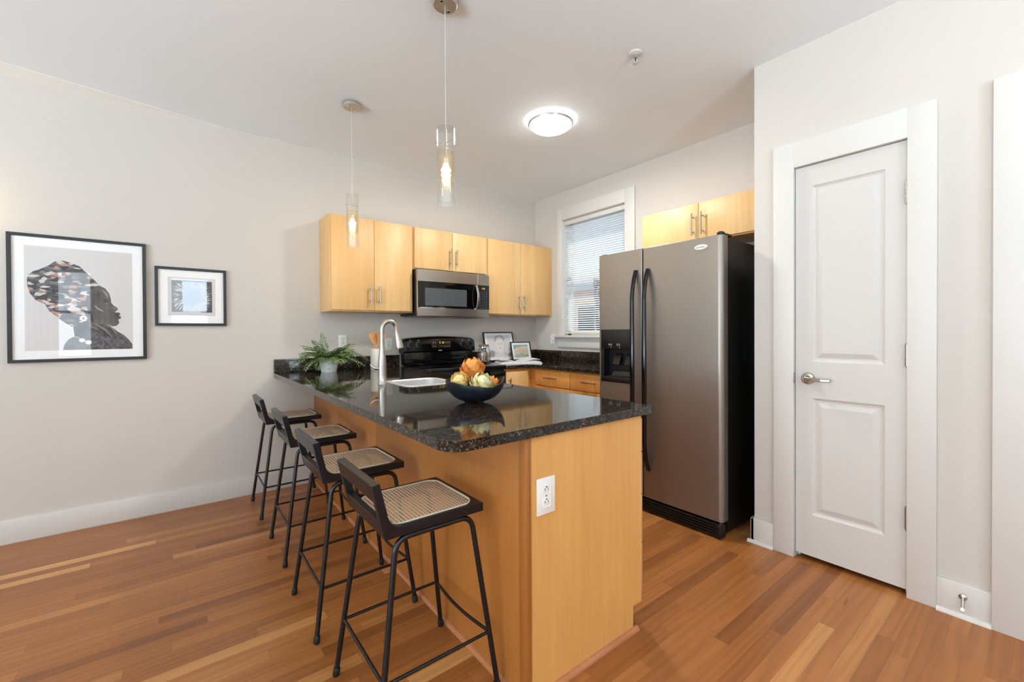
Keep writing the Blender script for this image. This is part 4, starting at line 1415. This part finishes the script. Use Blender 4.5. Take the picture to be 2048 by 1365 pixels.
# ------------------------------------------------------------------ counter stools
def make_stool(label):
    ox, oy = .652, 1.393
    t = thing('counter_stool', label, 'stool', (ox, oy, 0), 'black cane seated stools along the peninsula')

    def P(x, y, z):
        return (x + ox, y + oy, z)
    # side boards: seat rail and raked back post in one L-shaped piece
    inner = [(-.187, .786), (-.164, .690)] + [(-.164 + .050 - .050 * math.cos(a * PI / 20) + .004 * a / 10, .690 - .050 * math.sin(a * PI / 20)) for a in range(1, 11)]
    L = [(-.172, .612), (.176, .612), (.176, .640)] + inner[::-1] + [(-.212, .782)]
    for s in (-1, 1):
        ya, yb = (.148, .170) if s > 0 else (-.170, -.148)
        obj('side_board', MB().prism([(x + ox, z) for x, z in L], 'y', ya + oy, yb + oy), 'stool_black', t, bevel=.0018)
    # back board follows the rake
    bk = [(-.212, .782), (-.187, .786), (-.201, .728), (-.226, .724)]
    bk = [(-.2115, .7825), (-.1875, .7862), (-.1762, .7300), (-.1985, .7262)]
    obj('back_board', MB().prism([(x + ox, z) for x, z in bk], 'y', oy - .148, oy + .148), 'stool_black', t, bevel=.0018)
    bk = [(-.1835, .664), (-.161, .664), (-.150, .614), (-.172, .614)]
    obj('rear_rail', MB().prism([(x + ox, z) for x, z in bk], 'y', oy - .148, oy + .148), 'stool_black', t, bevel=.0018)
    cx0, cx1, cy_ = -.146, .150, .147
    out_l = rrect(-.160, .176, -.1485, .1485, .002, 7)
    in_l = rrect(cx0 + .012, cx1, -cy_ + .012, cy_ - .012, .040, 7)
    n_ = len(out_l)
    vv = [P(x, y, z) for z in (.614, .6395) for L_ in (out_l, in_l) for x, y in L_]
    ff = []
    for i in range(n_):
        j = (i + 1) % n_
        ff += [(2 * n_ + i, 2 * n_ + j, 3 * n_ + j, 3 * n_ + i), (i, n_ + i, n_ + j, j), (i, j, 2 * n_ + j, 2 * n_ + i), (n_ + i, 3 * n_ + i, 3 * n_ + j, n_ + j)]
    obj('seat_frame', MB().add(vv, ff), 'stool_black', t)
    c_l = rrect(cx0, cx1 + .006, -cy_, cy_, .046, 8)
    sp_ = obj('seat', MB().add([P(x, y, .6405) for x, y in c_l], [tuple(range(len(c_l)))]), 'cane', t, smooth=0)
    obj('seat_edging', MB().tube([P(x, y, .6412) for x, y in c_l], .0026, 8, 0, True), 'cane_edge', sp_)
    # bent tube side frames
    for s in (-1, 1):
        fy, ty = s * .2025, s * .157
        foot_r, foot_f = Vector(P(-.211, fy, .004)), Vector(P(.211, fy, .004))
        top_r, top_f = Vector(P(-.134, ty, .6015)), Vector(P(.134, ty, .6015))
        sf = obj('leg_frame', MB().tube(fillet([foot_r, top_r, top_f, foot_f], .05, 10), .0092, 14), 'tube_black', t, smooth=60)
        for a, b in ((foot_r, top_r), (foot_f, top_f)):
            d = (b - a).normalized()
            q = a + d * .001
            q.z = .0
            obj('foot_cap', MB().tube([q, q + d * .004, q + d * .026, q + d * .030], [.0105, .0122, .0118, .0095], 14), 'rubber', sf, smooth=40)
    k = .2 / .5975

    def leg_at(sx_, sy_):
        return Vector(P(sx_ * (.211 - .077 * k), sy_ * (.2025 - .0455 * k), .2))
    for a, b, bowed_ in (((-1, -1), (1, -1), 0), ((-1, 1), (1, 1), 0), ((-1, -1), (-1, 1), 0), ((1, -1), (1, 1), -.016)):
        p, q = leg_at(*a), leg_at(*b)
        m_ = (p + q) / 2 + Vector((bowed_, 0, 0))
        obj('stretcher', MB().tube([p + (q - p) * i / 8 + Vector((bowed_ * math.sin(PI * i / 8), 0, 0)) for i in range(9)], .0056, 10), 'tube_black', t, smooth=60)
    return t


M['cane_edge'] = plain('pale_cane_edging', rgb(222, 206, 182), .5)
st = make_stool('black stool with cane seat nearest the camera, fully in view')
for dy, dx, lab in ((.617, -.014, 'second black cane stool from the camera, half hidden by the nearest one'),
                    (1.307, -.002, 'third black cane stool from the camera, just before the farthest one'),
                    (2.045, -.008, 'farthest black cane stool, standing closest to the back wall')):
    c = copy_tree(st)
    c.location = (.652 + dx, 1.393 + dy, 0)
    c['label'] = lab


# ------------------------------------------------------------------ outlets and switch
def outlet(x, y, z, label, face, w=.070, h=.115, mat='ivory', name='wall_outlet'):
    """duplex outlet; face '-y' or '-x'"""
    t = thing(name, label, 'outlet', (x, y, z))

    def box(mb, u0, u1, d0, d1, w0, w1, bev=0):
        if face == '-y':
            return mb.box(x + u0, x + u1, y - d1, y - d0, z + w0, z + w1, bev)
        return mb.box(x - d1, x - d0, y - u1, y - u0, z + w0, z + w1, bev)
    obj('plate', box(MB(), -w / 2, w / 2, .0003, .006, -h / 2, h / 2, .002), mat, t)
    for s in (-1, 1):
        zz = s * .0195 * h / .115
        so = obj('socket', box(MB(), -.0165, .0165, .005, .0075, zz - .0145, zz + .0145, .004), mat, t)
        mb = MB()
        box(mb, -.0080, -.0058, .0072, .0079, zz - .003, zz + .006)
        box(mb, .0055, .0075, .0072, .0079, zz - .002, zz + .005)
        box(mb, -.0024, .0024, .0072, .0079, zz - .0105, zz - .006) if s == 0 else box(mb, -.0024, .0024, .0072, .0079, zz + .0075, zz + .0120)
        obj('slots', mb, 'slot', so)
    mb = MB()
    box(mb, -.003, .003, .0058, .0068, -.003, .003, .001)
    obj('screw', mb, 'mark_grey', t)
    return t


outlet(.982, pyf, .672, 'white duplex outlet on the maple end panel of the peninsula', '-y', .082, .124)
outlet(1.128, D, 1.150, 'white wall outlet half hidden behind the fern', '-y')
outlet(1.535, D, 1.118, 'white wall outlet behind the faucet spout', '-y')
t = thing('light_switch', 'white light switch beside the left edge of the window', 'switch', (W, 3.508, 1.142))
obj('plate', MB().box(W - .006, W - .0003, 3.473, 3.543, 1.084, 1.200, .002), 'ivory', t)
obj('toggle', MB().prism([(W - .006, 1.132), (W - .006, 1.152), (W - .017, 1.160), (W - .018, 1.154)], 'y', 3.503, 3.513), 'ivory', t, bevel=.001)

# ------------------------------------------------------------------ things on the worktops
# fern in a white pot
fxp, fyp = .967, 3.622
t = thing('potted_fern', 'green fern in a white tapered pot at the wall end of the peninsula', 'plant', (fxp, fyp, CT))
pot = obj('pot', MB().lathe([(0, CT), (.056, CT), (.058, CT + .003), (.079, CT + .118), (.079, CT + .121), (.0755, CT + .121), (.073, CT + .108), (0, CT + .106)], (fxp, fyp, 0), 40), 'ceramic', t, smooth=40)
mb = MB()
for dx, dz, r in ((.010, .024, .0070), (-.014, .083, .008)):
    a0 = -PI / 2 - .35 + dx * 10
    rr = .0595 + .18 * dz
    for k in range(5):
        q = a0 + .10 * math.sin(k * 1.9)
        zz = CT + dz + .004 * k - .008
        mb.add([(fxp + (rr + .0032) * math.cos(q + u), fyp + (rr + .0032) * math.sin(q + u), zz + w_) for u, w_ in ((-.05, 0), (.05, .002), (.045, .004), (-.05, .003))], [(0, 1, 2, 3)])
obj('pot_decoration', mb, 'mark_grey', pot)
obj('soil', MB().lathe([(0, CT + .110), (.073, CT + .109), (.073, CT + .105)], (fxp, fyp, 0), 28), 'soil', t)
frng = random.Random(21)
leaf, stem = MB(), MB()
fronds = []
for i in range(70):
    az = 2 * PI * i / 70 * 3.0 + frng.uniform(-.3, .3)
    ln = frng.uniform(.13, .215)
    el = frng.uniform(.35, 1.15)
    fronds.append((az, ln, el, frng.uniform(.9, 1.6)))
fronds += [(PI + .5, .20, 1.40, .15), (PI * 1.02, .32, .72, 1.9), (.0, .31, .62, 1.3), (-.25, .29, .45, 1.7), (-.6, .27, .4, 1.5), (PI * 1.15, .29, .5, 1.9), (-2.5, .19, .5, 2.4), (.1, .28, .8, 1.4)]
for az, ln, el, droop in fronds:
    if math.sin(az) < -.2 and az < 20 and droop < 1.7:
        droop *= .75
    if math.sin(az) > .25:
        ln *= .55                                         # wall behind: shorter fronds
    p = Vector((fxp + .02 * math.cos(az), fyp + .02 * math.sin(az), CT + .105))
    n_ = 15
    path, e_ = [p.copy()], el
    for k in range(n_):
        e_ -= droop / n_
        p = p + Vector((math.cos(az) * math.cos(e_), math.sin(az) * math.cos(e_), math.sin(e_))) * ln / n_
        path.append(p.copy())
    if min(q.z for q in path) < CT + .035:
        path = [q for q in path if q.z > CT + .035]
    path = [Vector((q.x, min(q.y, D - .03), q.z)) for q in path]
    if len(path) < 4:
        continue
    stem.tube(path, [.0013 - .0008 * k / len(path) for k in range(len(path))], 5)
    for k in range(2, len(path)):
        d = (path[k] - path[k - 1]).normalized()
        side = d.cross(Vector((0, 0, 1)))
        side = side.normalized() if side.length > .1 else Vector((1, 0, 0))
        nrm = side.cross(d)
        q = k / len(path)
        w_ = .040 * math.sin(PI * min(1, .18 + .80 * q)) ** .8 + .004
        for s in (-1, 1):
            dirn = (side * s + d * .45 + nrm * frng.uniform(-.25, .15)).normalized()
            for j in range(3):                            # each leaflet is three small lobes
                c0 = path[k] + dirn * w_ * (.18 + .30 * j)
                lw = .0088 * (1 - .14 * j)
                tip = c0 + dirn * w_ * .34 + d * .004 - Vector((0, 0, .003 * j))
                mid = (c0 + tip) / 2
                for s2 in (-1, 1):
                    a = c0
                    b = mid + d * lw * s2 + nrm * .0012
                    leaf.add([a, mid + dirn * .001, tip, b], [(0, 1, 2, 3)])
obj('foliage', leaf, 'leaf', t, smooth=0)
obj('stems', stem, 'stem_brown', t)

# crock with wooden utensils
kx, ky = 1.345, 3.560
t = thing('utensil_crock', 'tall cream crock holding wooden utensils behind the faucet', 'crock', (kx, ky, CT))
obj('jar', MB().lathe([(0, CT), (.058, CT), (.060, CT + .004), (.060, CT + .176), (.0575, CT + .178), (.055, CT + .174), (.055, CT + .012), (0, CT + .010)], (kx, ky, 0), 40), 'crock', t, smooth=40)


def utensil(name, label, a, lean, ln, kind):
    ca, sa = math.cos(a), math.sin(a)
    b = Vector((kx - .030 * ca, ky - .030 * sa, CT + .014))
    d = Vector((ca * lean, sa * lean, 1)).normalized()
    tip = b + d * ln
    t_ = thing(name, label, 'utensil', b, 'wooden utensils in the crock')
    side = d.cross(Vector((-.3, .9, .1))).normalized()
    fr = d.cross(side).normalized()
    obj('handle', MB().tube([b, b + d * ln * .5, b + d * ln * .74], [.0060, .0055, .0050], 10), 'wood_spoon', t_)
    mb_ = MB()
    if kind == 'spoon':
        def f(u, v):
            ang, r = u * 2 * PI, v
            return b + d * (ln * .86 + .045 * math.cos(ang) * r) + side * .026 * math.sin(ang) * r + fr * (.008 * r * r - .008)
        mb_.surf(f, 20, 5, 0, True)
        mb_.surf(lambda u, v: f(u, v) - fr * .004, 20, 5, 0, True)
        mb_.tube([b + d * ln * .73, b + d * ln * .80], [.005, .007], 8)
        nm = 'spoon_bowl'
    elif kind == 'spatula':
        c0, c1 = b + d * ln * .70, tip
        for s in (0, 1):
            pass
        v_ = []
        for q, wd in ((0, .007), (.2, .016), (.9, .022), (1, .019)):
            c_ = c0 + (c1 - c0) * q
            v_ += [c_ - side * wd - fr * .002, c_ + side * wd - fr * .002, c_ + side * wd + fr * .002, c_ - side * wd + fr * .002]
        fs = []
        for i in range(3):
            for j in range(4):
                fs.append((i * 4 + j, i * 4 + (j + 1) % 4, i * 4 + 4 + (j + 1) % 4, i * 4 + 4 + j))
        fs += [(0, 1, 2, 3), (12, 13, 14, 15)]
        mb_.add(v_, fs)
        nm = 'blade'
    else:
        wr = random.Random(4)
        for i in range(40):
            aa, rr = wr.uniform(0, 2 * PI), wr.uniform(0, .02)
            o_ = side * rr * math.cos(aa) + fr * rr * math.sin(aa)
            mb_.tube([b + d * ln * .72 + o_ * .4, tip + o_ * 1.25], [.0012, .0008], 5)
        nm = 'bristles'
    obj(nm, mb_, 'wood_spoon', t_)


utensil('wooden_spatula', 'wooden spatula leaning left in the cream crock', PI * .93, .30, .305, 'spatula')
utensil('wooden_spoon', 'wooden spoon leaning left behind the spatula in the crock', PI * .78, .20, .315, 'spoon')
utensil('straw_brush', 'bundle of thin straw bristles in the middle of the crock', PI * 1.3, .06, .300, 'brush')
utensil('wooden_spoon', 'wooden spoon leaning right in the cream crock behind the spout', .05, .30, .310, 'spoon')
utensil('wooden_spatula', 'narrow wooden spatula leaning right in the crock', -.35, .16, .295, 'spatula')

# bowl of artichokes
bx, by = 1.049, 1.617
ba = -yaw
ca, sa = math.cos(ba), math.sin(ba)


def BW(lx_, ly_, lz_):
    return (bx + lx_ * ca - ly_ * sa, by + lx_ * sa + ly_ * ca, CT + lz_)


def rim(a):
    k = [(0, .113), (.5, .098), (PI / 2, .096), (PI, .100), (PI * 1.25, .096), (PI * 1.5, .082), (PI * 1.72, .073), (PI * 1.88, .086), (2 * PI, .113)]
    for (a0, z0), (a1, z1) in zip(k, k[1:]):
        if a0 <= a <= a1:
            q = (a - a0) / (a1 - a0)
            q = q * q * (3 - 2 * q)
            return z0 + (z1 - z0) * q
    return .1


def wall(a, q, inset=0.0):
    lip = .012 * math.exp(-((a if a < PI else a - 2 * PI) / .30) ** 2)
    rx_, ry_ = (.126 + lip) - inset, .100 - inset
    z = .005 + (rim(a) - .005) * q + inset * (1 - q) * .9
    s = .34 + .66 * math.sin(q ** .62 * PI / 2) if q > 0 else .34
    s *= 1 + .012 * math.sin(a * 5 + q * 4)
    return BW(rx_ * s * math.cos(a), ry_ * s * math.sin(a), z)


t = thing('bowl', 'blue black wavy rimmed bowl full of artichokes on the peninsula', 'bowl', (bx, by, CT))
mb = MB()
mb.surf(lambda u, v: wall(u * 2 * PI, v), 56, 12, 0, True)
mb.surf(lambda u, v: wall(u * 2 * PI, v, .005), 56, 12, 1, True)
n0 = 56
top = [wall(2 * PI * i / n0, 1) for i in range(n0)]
tin = [wall(2 * PI * i / n0, 1, .005) for i in range(n0)]
mb.add(top + tin, [(i, (i + 1) % n0, n0 + (i + 1) % n0, n0 + i) for i in range(n0)], 0)
mb.add([wall(2 * PI * i / n0, 0) for i in range(n0)], [tuple(range(n0))], 0)
mb.add([wall(2 * PI * i / n0, 0, .005) for i in range(n0)], [tuple(range(n0))], 1)
obj('body', mb, ['bowl', 'bowl_in'], t, smooth=60)
for lx_, ly_ in ((-.032, -.030), (.036, -.026), (.0, .036)):
    obj('foot', MB().lathe([(0, CT), (.007, CT), (.010, CT + .009), (0, CT + .009)], BW(lx_, ly_, -CT), 14), 'bowl', t)


def artichoke(label, lx_, ly_, lz_, r, h, mat, tilt=(0, 0), open_=.25, seed=1):
    ar = random.Random(seed)
    mb_ = MB()
    c = Vector(BW(lx_, ly_, lz_))
    Rm = Matrix.Rotation(tilt[0], 3, 'X') @ Matrix.Rotation(tilt[1], 3, 'Y')

    def put(p):
        return c + Rm @ p
    prof = [(0, -.5), (.55, -.46), (.82, -.2), (.86, .05), (.70, .30), (.35, .46), (0, .5)]
    v_, f_ = [], []
    for pr, pz in prof:
        for i in range(16):
            a = 2 * PI * i / 16
            v_.append(put(Vector((pr * r * .82 * math.cos(a), pr * r * .82 * math.sin(a), pz * h * .85))))
    for j in range(6):
        for i in range(16):
            f_.append((j * 16 + i, j * 16 + (i + 1) % 16, j * 16 + 16 + (i + 1) % 16, j * 16 + 16 + i))
    mb_.add(v_, f_)
    rows = 6
    for k in range(rows):
        q = k / (rows - 1)
        npet = 8 - k // 2
        for i in range(npet):
            az = 2 * PI * (i + .5 * (k % 2)) / npet + ar.uniform(-.12, .12)
            z0 = -.46 + .62 * q
            ln = h * (.52 - .14 * q) * ar.uniform(.9, 1.1)
            wd = r * (.50 - .16 * q)
            fl = open_ * (1 - .75 * q) * ar.uniform(.7, 1.3)
            nu, nv = 6, 7

            def pt(u, s_, az=az, z0=z0, ln=ln, wd=wd, fl=fl, q=q):
                # s_ along the bract, u across
                zz = z0 * h + ln * s_
                zq = max(-.5, min(.5, zz / h))
                rad = r * (1.0 - .10 * q) * math.sqrt(max(.02, 1 - (zq / .56) ** 2 * .86)) * (.92 + .12 * math.sin(PI * s_))
                rad += r * fl * s_ ** 2.2
                half = wd * (math.sin(PI * min(1, (.30 + .70 * s_))) ** .8 if s_ < 1 else 0)
                x_ = (u - .5) * 2 * half
                rad2 = rad - (x_ * x_) / (rad * 1.7) + .0015
                return Vector((rad2 * math.cos(az) - x_ * math.sin(az), rad2 * math.sin(az) + x_ * math.cos(az), zz))
            vv_ = [put(pt(iu / nu, min(.999, jv / nv))) for jv in range(nv + 1) for iu in range(nu + 1)]
            ff_ = [(j * (nu + 1) + i_, j * (nu + 1) + i_ + 1, (j + 1) * (nu + 1) + i_ + 1, (j + 1) * (nu + 1) + i_) for j in range(nv) for i_ in range(nu)]
            mb_.add(vv_, ff_)
    o = obj('artichoke', mb_, mat, None, smooth=60)
    return tag(o, label, 'artichoke', 'artichokes in the bowl')


ORANGE = [(.1, rgb(196, 96, 34)), (.45, rgb(224, 142, 62)), (.75, rgb(238, 182, 92)), (1, rgb(240, 206, 130))]
CREAM = [(.1, rgb(206, 160, 74)), (.4, rgb(232, 204, 124)), (.75, rgb(240, 222, 164)), (1, rgb(244, 234, 198))]
GREEN = [(.05, rgb(222, 150, 74)), (.3, rgb(206, 192, 118)), (.65, rgb(232, 226, 178)), (1, rgb(244, 238, 212))]
M['arti_orange'] = arti_mat('orange_artichoke', ORANGE)
M['arti_cream'] = arti_mat('cream_artichoke', CREAM)
M['arti_green'] = arti_mat('pale_green_artichoke', GREEN)
artichoke('orange artichoke on top of the pile in the bowl', -.008, .012, .150, .046, .090, 'arti_orange', (.0, -.1), .42, 1)
artichoke('yellow cream artichoke at the left side of the bowl', -.062, -.004, .092, .039, .078, 'arti_cream', (.15, -.45), .48, 2)
artichoke('pale green artichoke at the front right of the bowl', .034, -.034, .090, .045, .082, 'arti_green', (.50, .10), .42, 3)
artichoke('small orange artichoke behind the pale green one at the right', .078, .026, .080, .030, .060, 'arti_orange', (.1, .5), .45, 4)

# jar, frames and open book by the window corner
jx, jy = 2.475, 3.630
t = thing('glass_jar', 'glass jar with a wooden lid holding brown chips, right of the range', 'jar', (jx, jy, CT))
obj('glass', MB().lathe([(0, CT + .001), (.064, CT + .001), (.070, CT + .008), (.071, CT + .115), (.062, CT + .140), (.048, CT + .150), (.048, CT + .166), (.045, CT + .166), (.045, CT + .150),
                         (.059, CT + .138), (.068, CT + .114), (.067, CT + .010), (0, CT + .006)], (jx, jy, 0), 40), 'jar_glass', t, smooth=40)
obj('lid', MB().lathe([(0, CT + .164), (.051, CT + .164), (.053, CT + .168), (.052, CT + .182), (.048, CT + .185), (0, CT + .185)], (jx, jy, 0), 32), 'lid_brown', t)
crng = random.Random(9)
mb = MB()
for i in range(330):
    a, rr = crng.uniform(0, 2 * PI), .060 * math.sqrt(crng.random())
    z = CT + .012 + crng.random() * .088
    p = Vector((jx + rr * math.cos(a), jy + rr * math.sin(a), z))
    d = Vector((crng.uniform(-1, 1), crng.uniform(-1, 1), crng.uniform(-.6, .6))).normalized()
    s_ = d.cross(Vector((0, 0, 1))).normalized()
    n_ = d.cross(s_)
    l, w_, th = crng.uniform(.005, .008), .0035, .0016
    mb.add([p + d * x * l + s_ * y * w_ + n_ * z_ * th for z_ in (-1, 1) for y in (-1, 1) for x in (-1, 1)], [(0, 2, 3, 1), (4, 5, 7, 6), (0, 1, 5, 4), (2, 6, 7, 3), (0, 4, 6, 2), (1, 3, 7, 5)])
tag(obj('dried_chips', mb, 'chips', None, smooth=0), 'brown dried chips filling the glass jar', 'dried food', None, 'stuff')


def leaning(label, x0, x1, y0, h, lean, bar, prints, mats, turn=0.0):
    """picture frame resting on the worktop and leaning back"""
    t_ = thing('framed_picture', label, 'picture', ((x0 + x1) / 2, y0, CT), 'framed pictures leaning in the worktop corner')
    w_ = x1 - x0
    A = math.atan2(lean, h)
    ct, st_ = math.cos(turn), math.sin(turn)

    def W3(u, d, v):                                      # u right, d toward the wall, v up the frame
        y_ = d * math.cos(A) + v * math.sin(A)
        z_ = v * math.cos(A) - d * math.sin(A) + .018 * math.sin(A)
        x_ = u - w_ / 2
        return ((x0 + x1) / 2 + x_ * ct - y_ * st_, y0 + x_ * st_ + y_ * ct, CT + .0005 + z_)
    def tr(mb_):
        mb_.v = [W3(*q) for q in mb_.v]
        return mb_
    o_ = [(0, 0), (w_, 0), (w_, h), (0, h)]
    i_ = [(bar, bar), (w_ - bar, bar), (w_ - bar, h - bar), (bar, h - bar)]
    m1 = MB()
    for k in range(4):
        n2 = (k + 1) % 4
        m1.prism([o_[k], o_[n2], i_[n2], i_[k]], 'y', 0, .018)
    obj('frame', tr(m1), 'frame_black', t_)
    obj('mat_board', tr(MB().box(bar - .001, w_ - bar + .001, .008, .016, bar - .001, h - bar + .001)), 'paper', t_, smooth=0)
    obj('glass', tr(MB().box(bar, w_ - bar, .004, .0055, bar, h - bar)), 'pane', t_, smooth=0)
    m1 = MB()
    prints(m1, w_, h)
    obj('print', tr(m1), mats, t_, smooth=0)
    return t_


def sketch(m1, w_, h):
    flat(m1, [(.045, .04), (w_ - .045, .04), (w_ - .045, h - .035), (.045, h - .035)], .0076, 0)
    cx_, cz_ = w_ * .52, h * .56
    flat(m1, [(cx_ + .050 * math.cos(a * PI / 14), cz_ + .085 * math.sin(a * PI / 14) - .01) for a in range(28)], .0074, 1)
    r_ = random.Random(2)
    for k in range(26):
        a = .15 + 2.8 * k / 25
        x_, z_ = cx_ + .062 * math.cos(a), cz_ + .035 + .068 * math.sin(a)
        stroke(m1, [(x_ + .014 * math.cos(q + a) * (1 - q / 9), min(h - .037, z_ + .014 * math.sin(q + a) * (1 - q / 9))) for q in range(6)], .0022, .0072 - k * 1e-6, 2)
    for s in (-1, 1):
        stroke(m1, [(cx_ + s * .022 - .012, cz_ + .012), (cx_ + s * .022, cz_ + .018), (cx_ + s * .022 + .012, cz_ + .012)], .0018, .0072, 3)
        flat(m1, disc(cx_ + s * .022, cz_ + .006, .005, 10), .0072, 3)
        stroke(m1, [(cx_ + s * .04, cz_ - .08), (cx_ + s * .07, cz_ - .105), (cx_ + s * .12, cz_ - .125)], .003, .0072, 2)
    stroke(m1, [(cx_ + .004, cz_ + .004), (cx_ + .008, cz_ - .018), (cx_ - .002, cz_ - .022)], .0012, .0072, 3)
    stroke(m1, [(cx_ - .016, cz_ - .042), (cx_, cz_ - .038), (cx_ + .016, cz_ - .042)], .0028, .0072, 3)
    flat(m1, [(.05, .045), (.11, .045), (.13, .10), (.09, .12), (.05, .10)], .0073, 2)
    flat(m1, [(w_ - .05, .045), (w_ - .10, .045), (w_ - .09, .085), (w_ - .05, .08)], .0073, 2)


def abstract(m1, w_, h):
    x0_, x1_, z0_, z1_ = .035, w_ - .035, .032, h - .032
    flat(m1, [(x0_, z0_), (x1_, z0_), (x1_, z1_), (x0_, z1_)], .0076, 0)
    flat(m1, [(x0_, z1_), (x0_, z1_ - .055), (x0_ + .04, z1_ - .03), (x0_ + .10, z1_ - .018), (x1_, z1_ - .02), (x1_, z1_)], .0075, 3)
    flat(m1, [(x0_ + .055, z1_ - .035), (x0_ + .10, z1_ - .02), (x0_ + .15, z1_ - .05), (x0_ + .17, z1_ - .085), (x0_ + .12, z1_ - .095), (x0_ + .07, z1_ - .07)], .0074, 1)
    flat(m1, [(x0_, z1_ - .075), (x0_ + .05, z1_ - .055), (x0_ + .06, z1_ - .075), (x0_ + .02, z1_ - .095), (x0_, z1_ - .10)], .0074, 1)
    stroke(m1, [(x0_ + .05, z1_ - .05), (x0_ + .08, z1_ - .09), (x0_ + .13, z1_ - .11), (x1_ - .01, z1_ - .10)], .0035, .0073, 3)
    flat(m1, [(x0_, z0_), (x1_ - .03, z0_), (x1_ - .06, z0_ + .035), (x0_ + .05, z0_ + .045), (x0_, z0_ + .03)], .0074, 4)
    flat(m1, disc(x1_ - .025, z0_ + .018, .014, 14, .8), .0073, 5)


leaning('black framed ink portrait sketch leaning on the wall behind the jar', 2.560, 2.955, 3.700, .315, .070, .011, sketch, ['print_grey', 'white_print', 'ink_wash', 'ink'])
leaning('small black framed abstract painting leaning in front of the ink portrait', 2.855, 3.120, 3.625, .205, .050, .010, abstract, ['paint_pale', 'paint_tan', 'ink', 'paint_teal', 'paint_green', 'paint_red'], -.06)

# open book lying in front of the frames
bcx, bcy = 2.70, 3.355
t = thing('open_book', 'open white paged book lying on the dark worktop under the pictures', 'book', (bcx, bcy, CT))
ang = -.42
c_, s_ = math.cos(ang), math.sin(ang)


def BK(u, v, z):
    return (bcx + u * c_ - v * s_, bcy + u * s_ + v * c_, CT + z)


mb = MB()
mb.add([BK(u, v, z) for z in (.0005, .003) for u, v in ((-.215, -.145), (.215, -.145), (.215, .145), (-.215, .145))], [(0, 1, 2, 3), (4, 5, 6, 7), (0, 1, 5, 4), (1, 2, 6, 5), (2, 3, 7, 6), (3, 0, 4, 7)])
obj('cover', mb, 'cover_grey', t)
for s in (-1, 1):
    mb = MB()
    n_ = 14

    def hgt(q):
        return .004 + .020 * math.sin(PI * min(1, q * .9 + .06)) ** .8 + .006 * q
    v_ = []
    for i in range(n_ + 1):
        q = i / n_
        for v in (-.14, .14):
            v_.append(BK(s * (.002 + .205 * q), v, .003))
            v_.append(BK(s * (.002 + .205 * q - .006 * q), v, .003 + hgt(q)))
    f_ = []
    for i in range(n_):
        a, b = i * 4, i * 4 + 4
        f_ += [(a + 1, b + 1, b + 3, a + 3), (a, b, b + 1, a + 1), (a + 2, a + 3, b + 3, b + 2), (a, a + 2, b + 2, b)]
    f_ += [(0, 1, 3, 2), (n_ * 4, n_ * 4 + 1, n_ * 4 + 3, n_ * 4 + 2)]
    mb.add(v_, f_)
    obj('pages', mb, 'page', t, smooth=50)
for k in range(3):
    mb = MB()
    s = -1 if k % 2 else 1
    mb.surf(lambda u, v, k=k, s=s: BK(s * .195 * u, -.138 + .276 * v, .012 + (.026 + .005 * k) * math.sin(PI * .55 * u) ** .9 - .006 * u), 10, 1)
    obj('loose_page', mb, 'page', t)
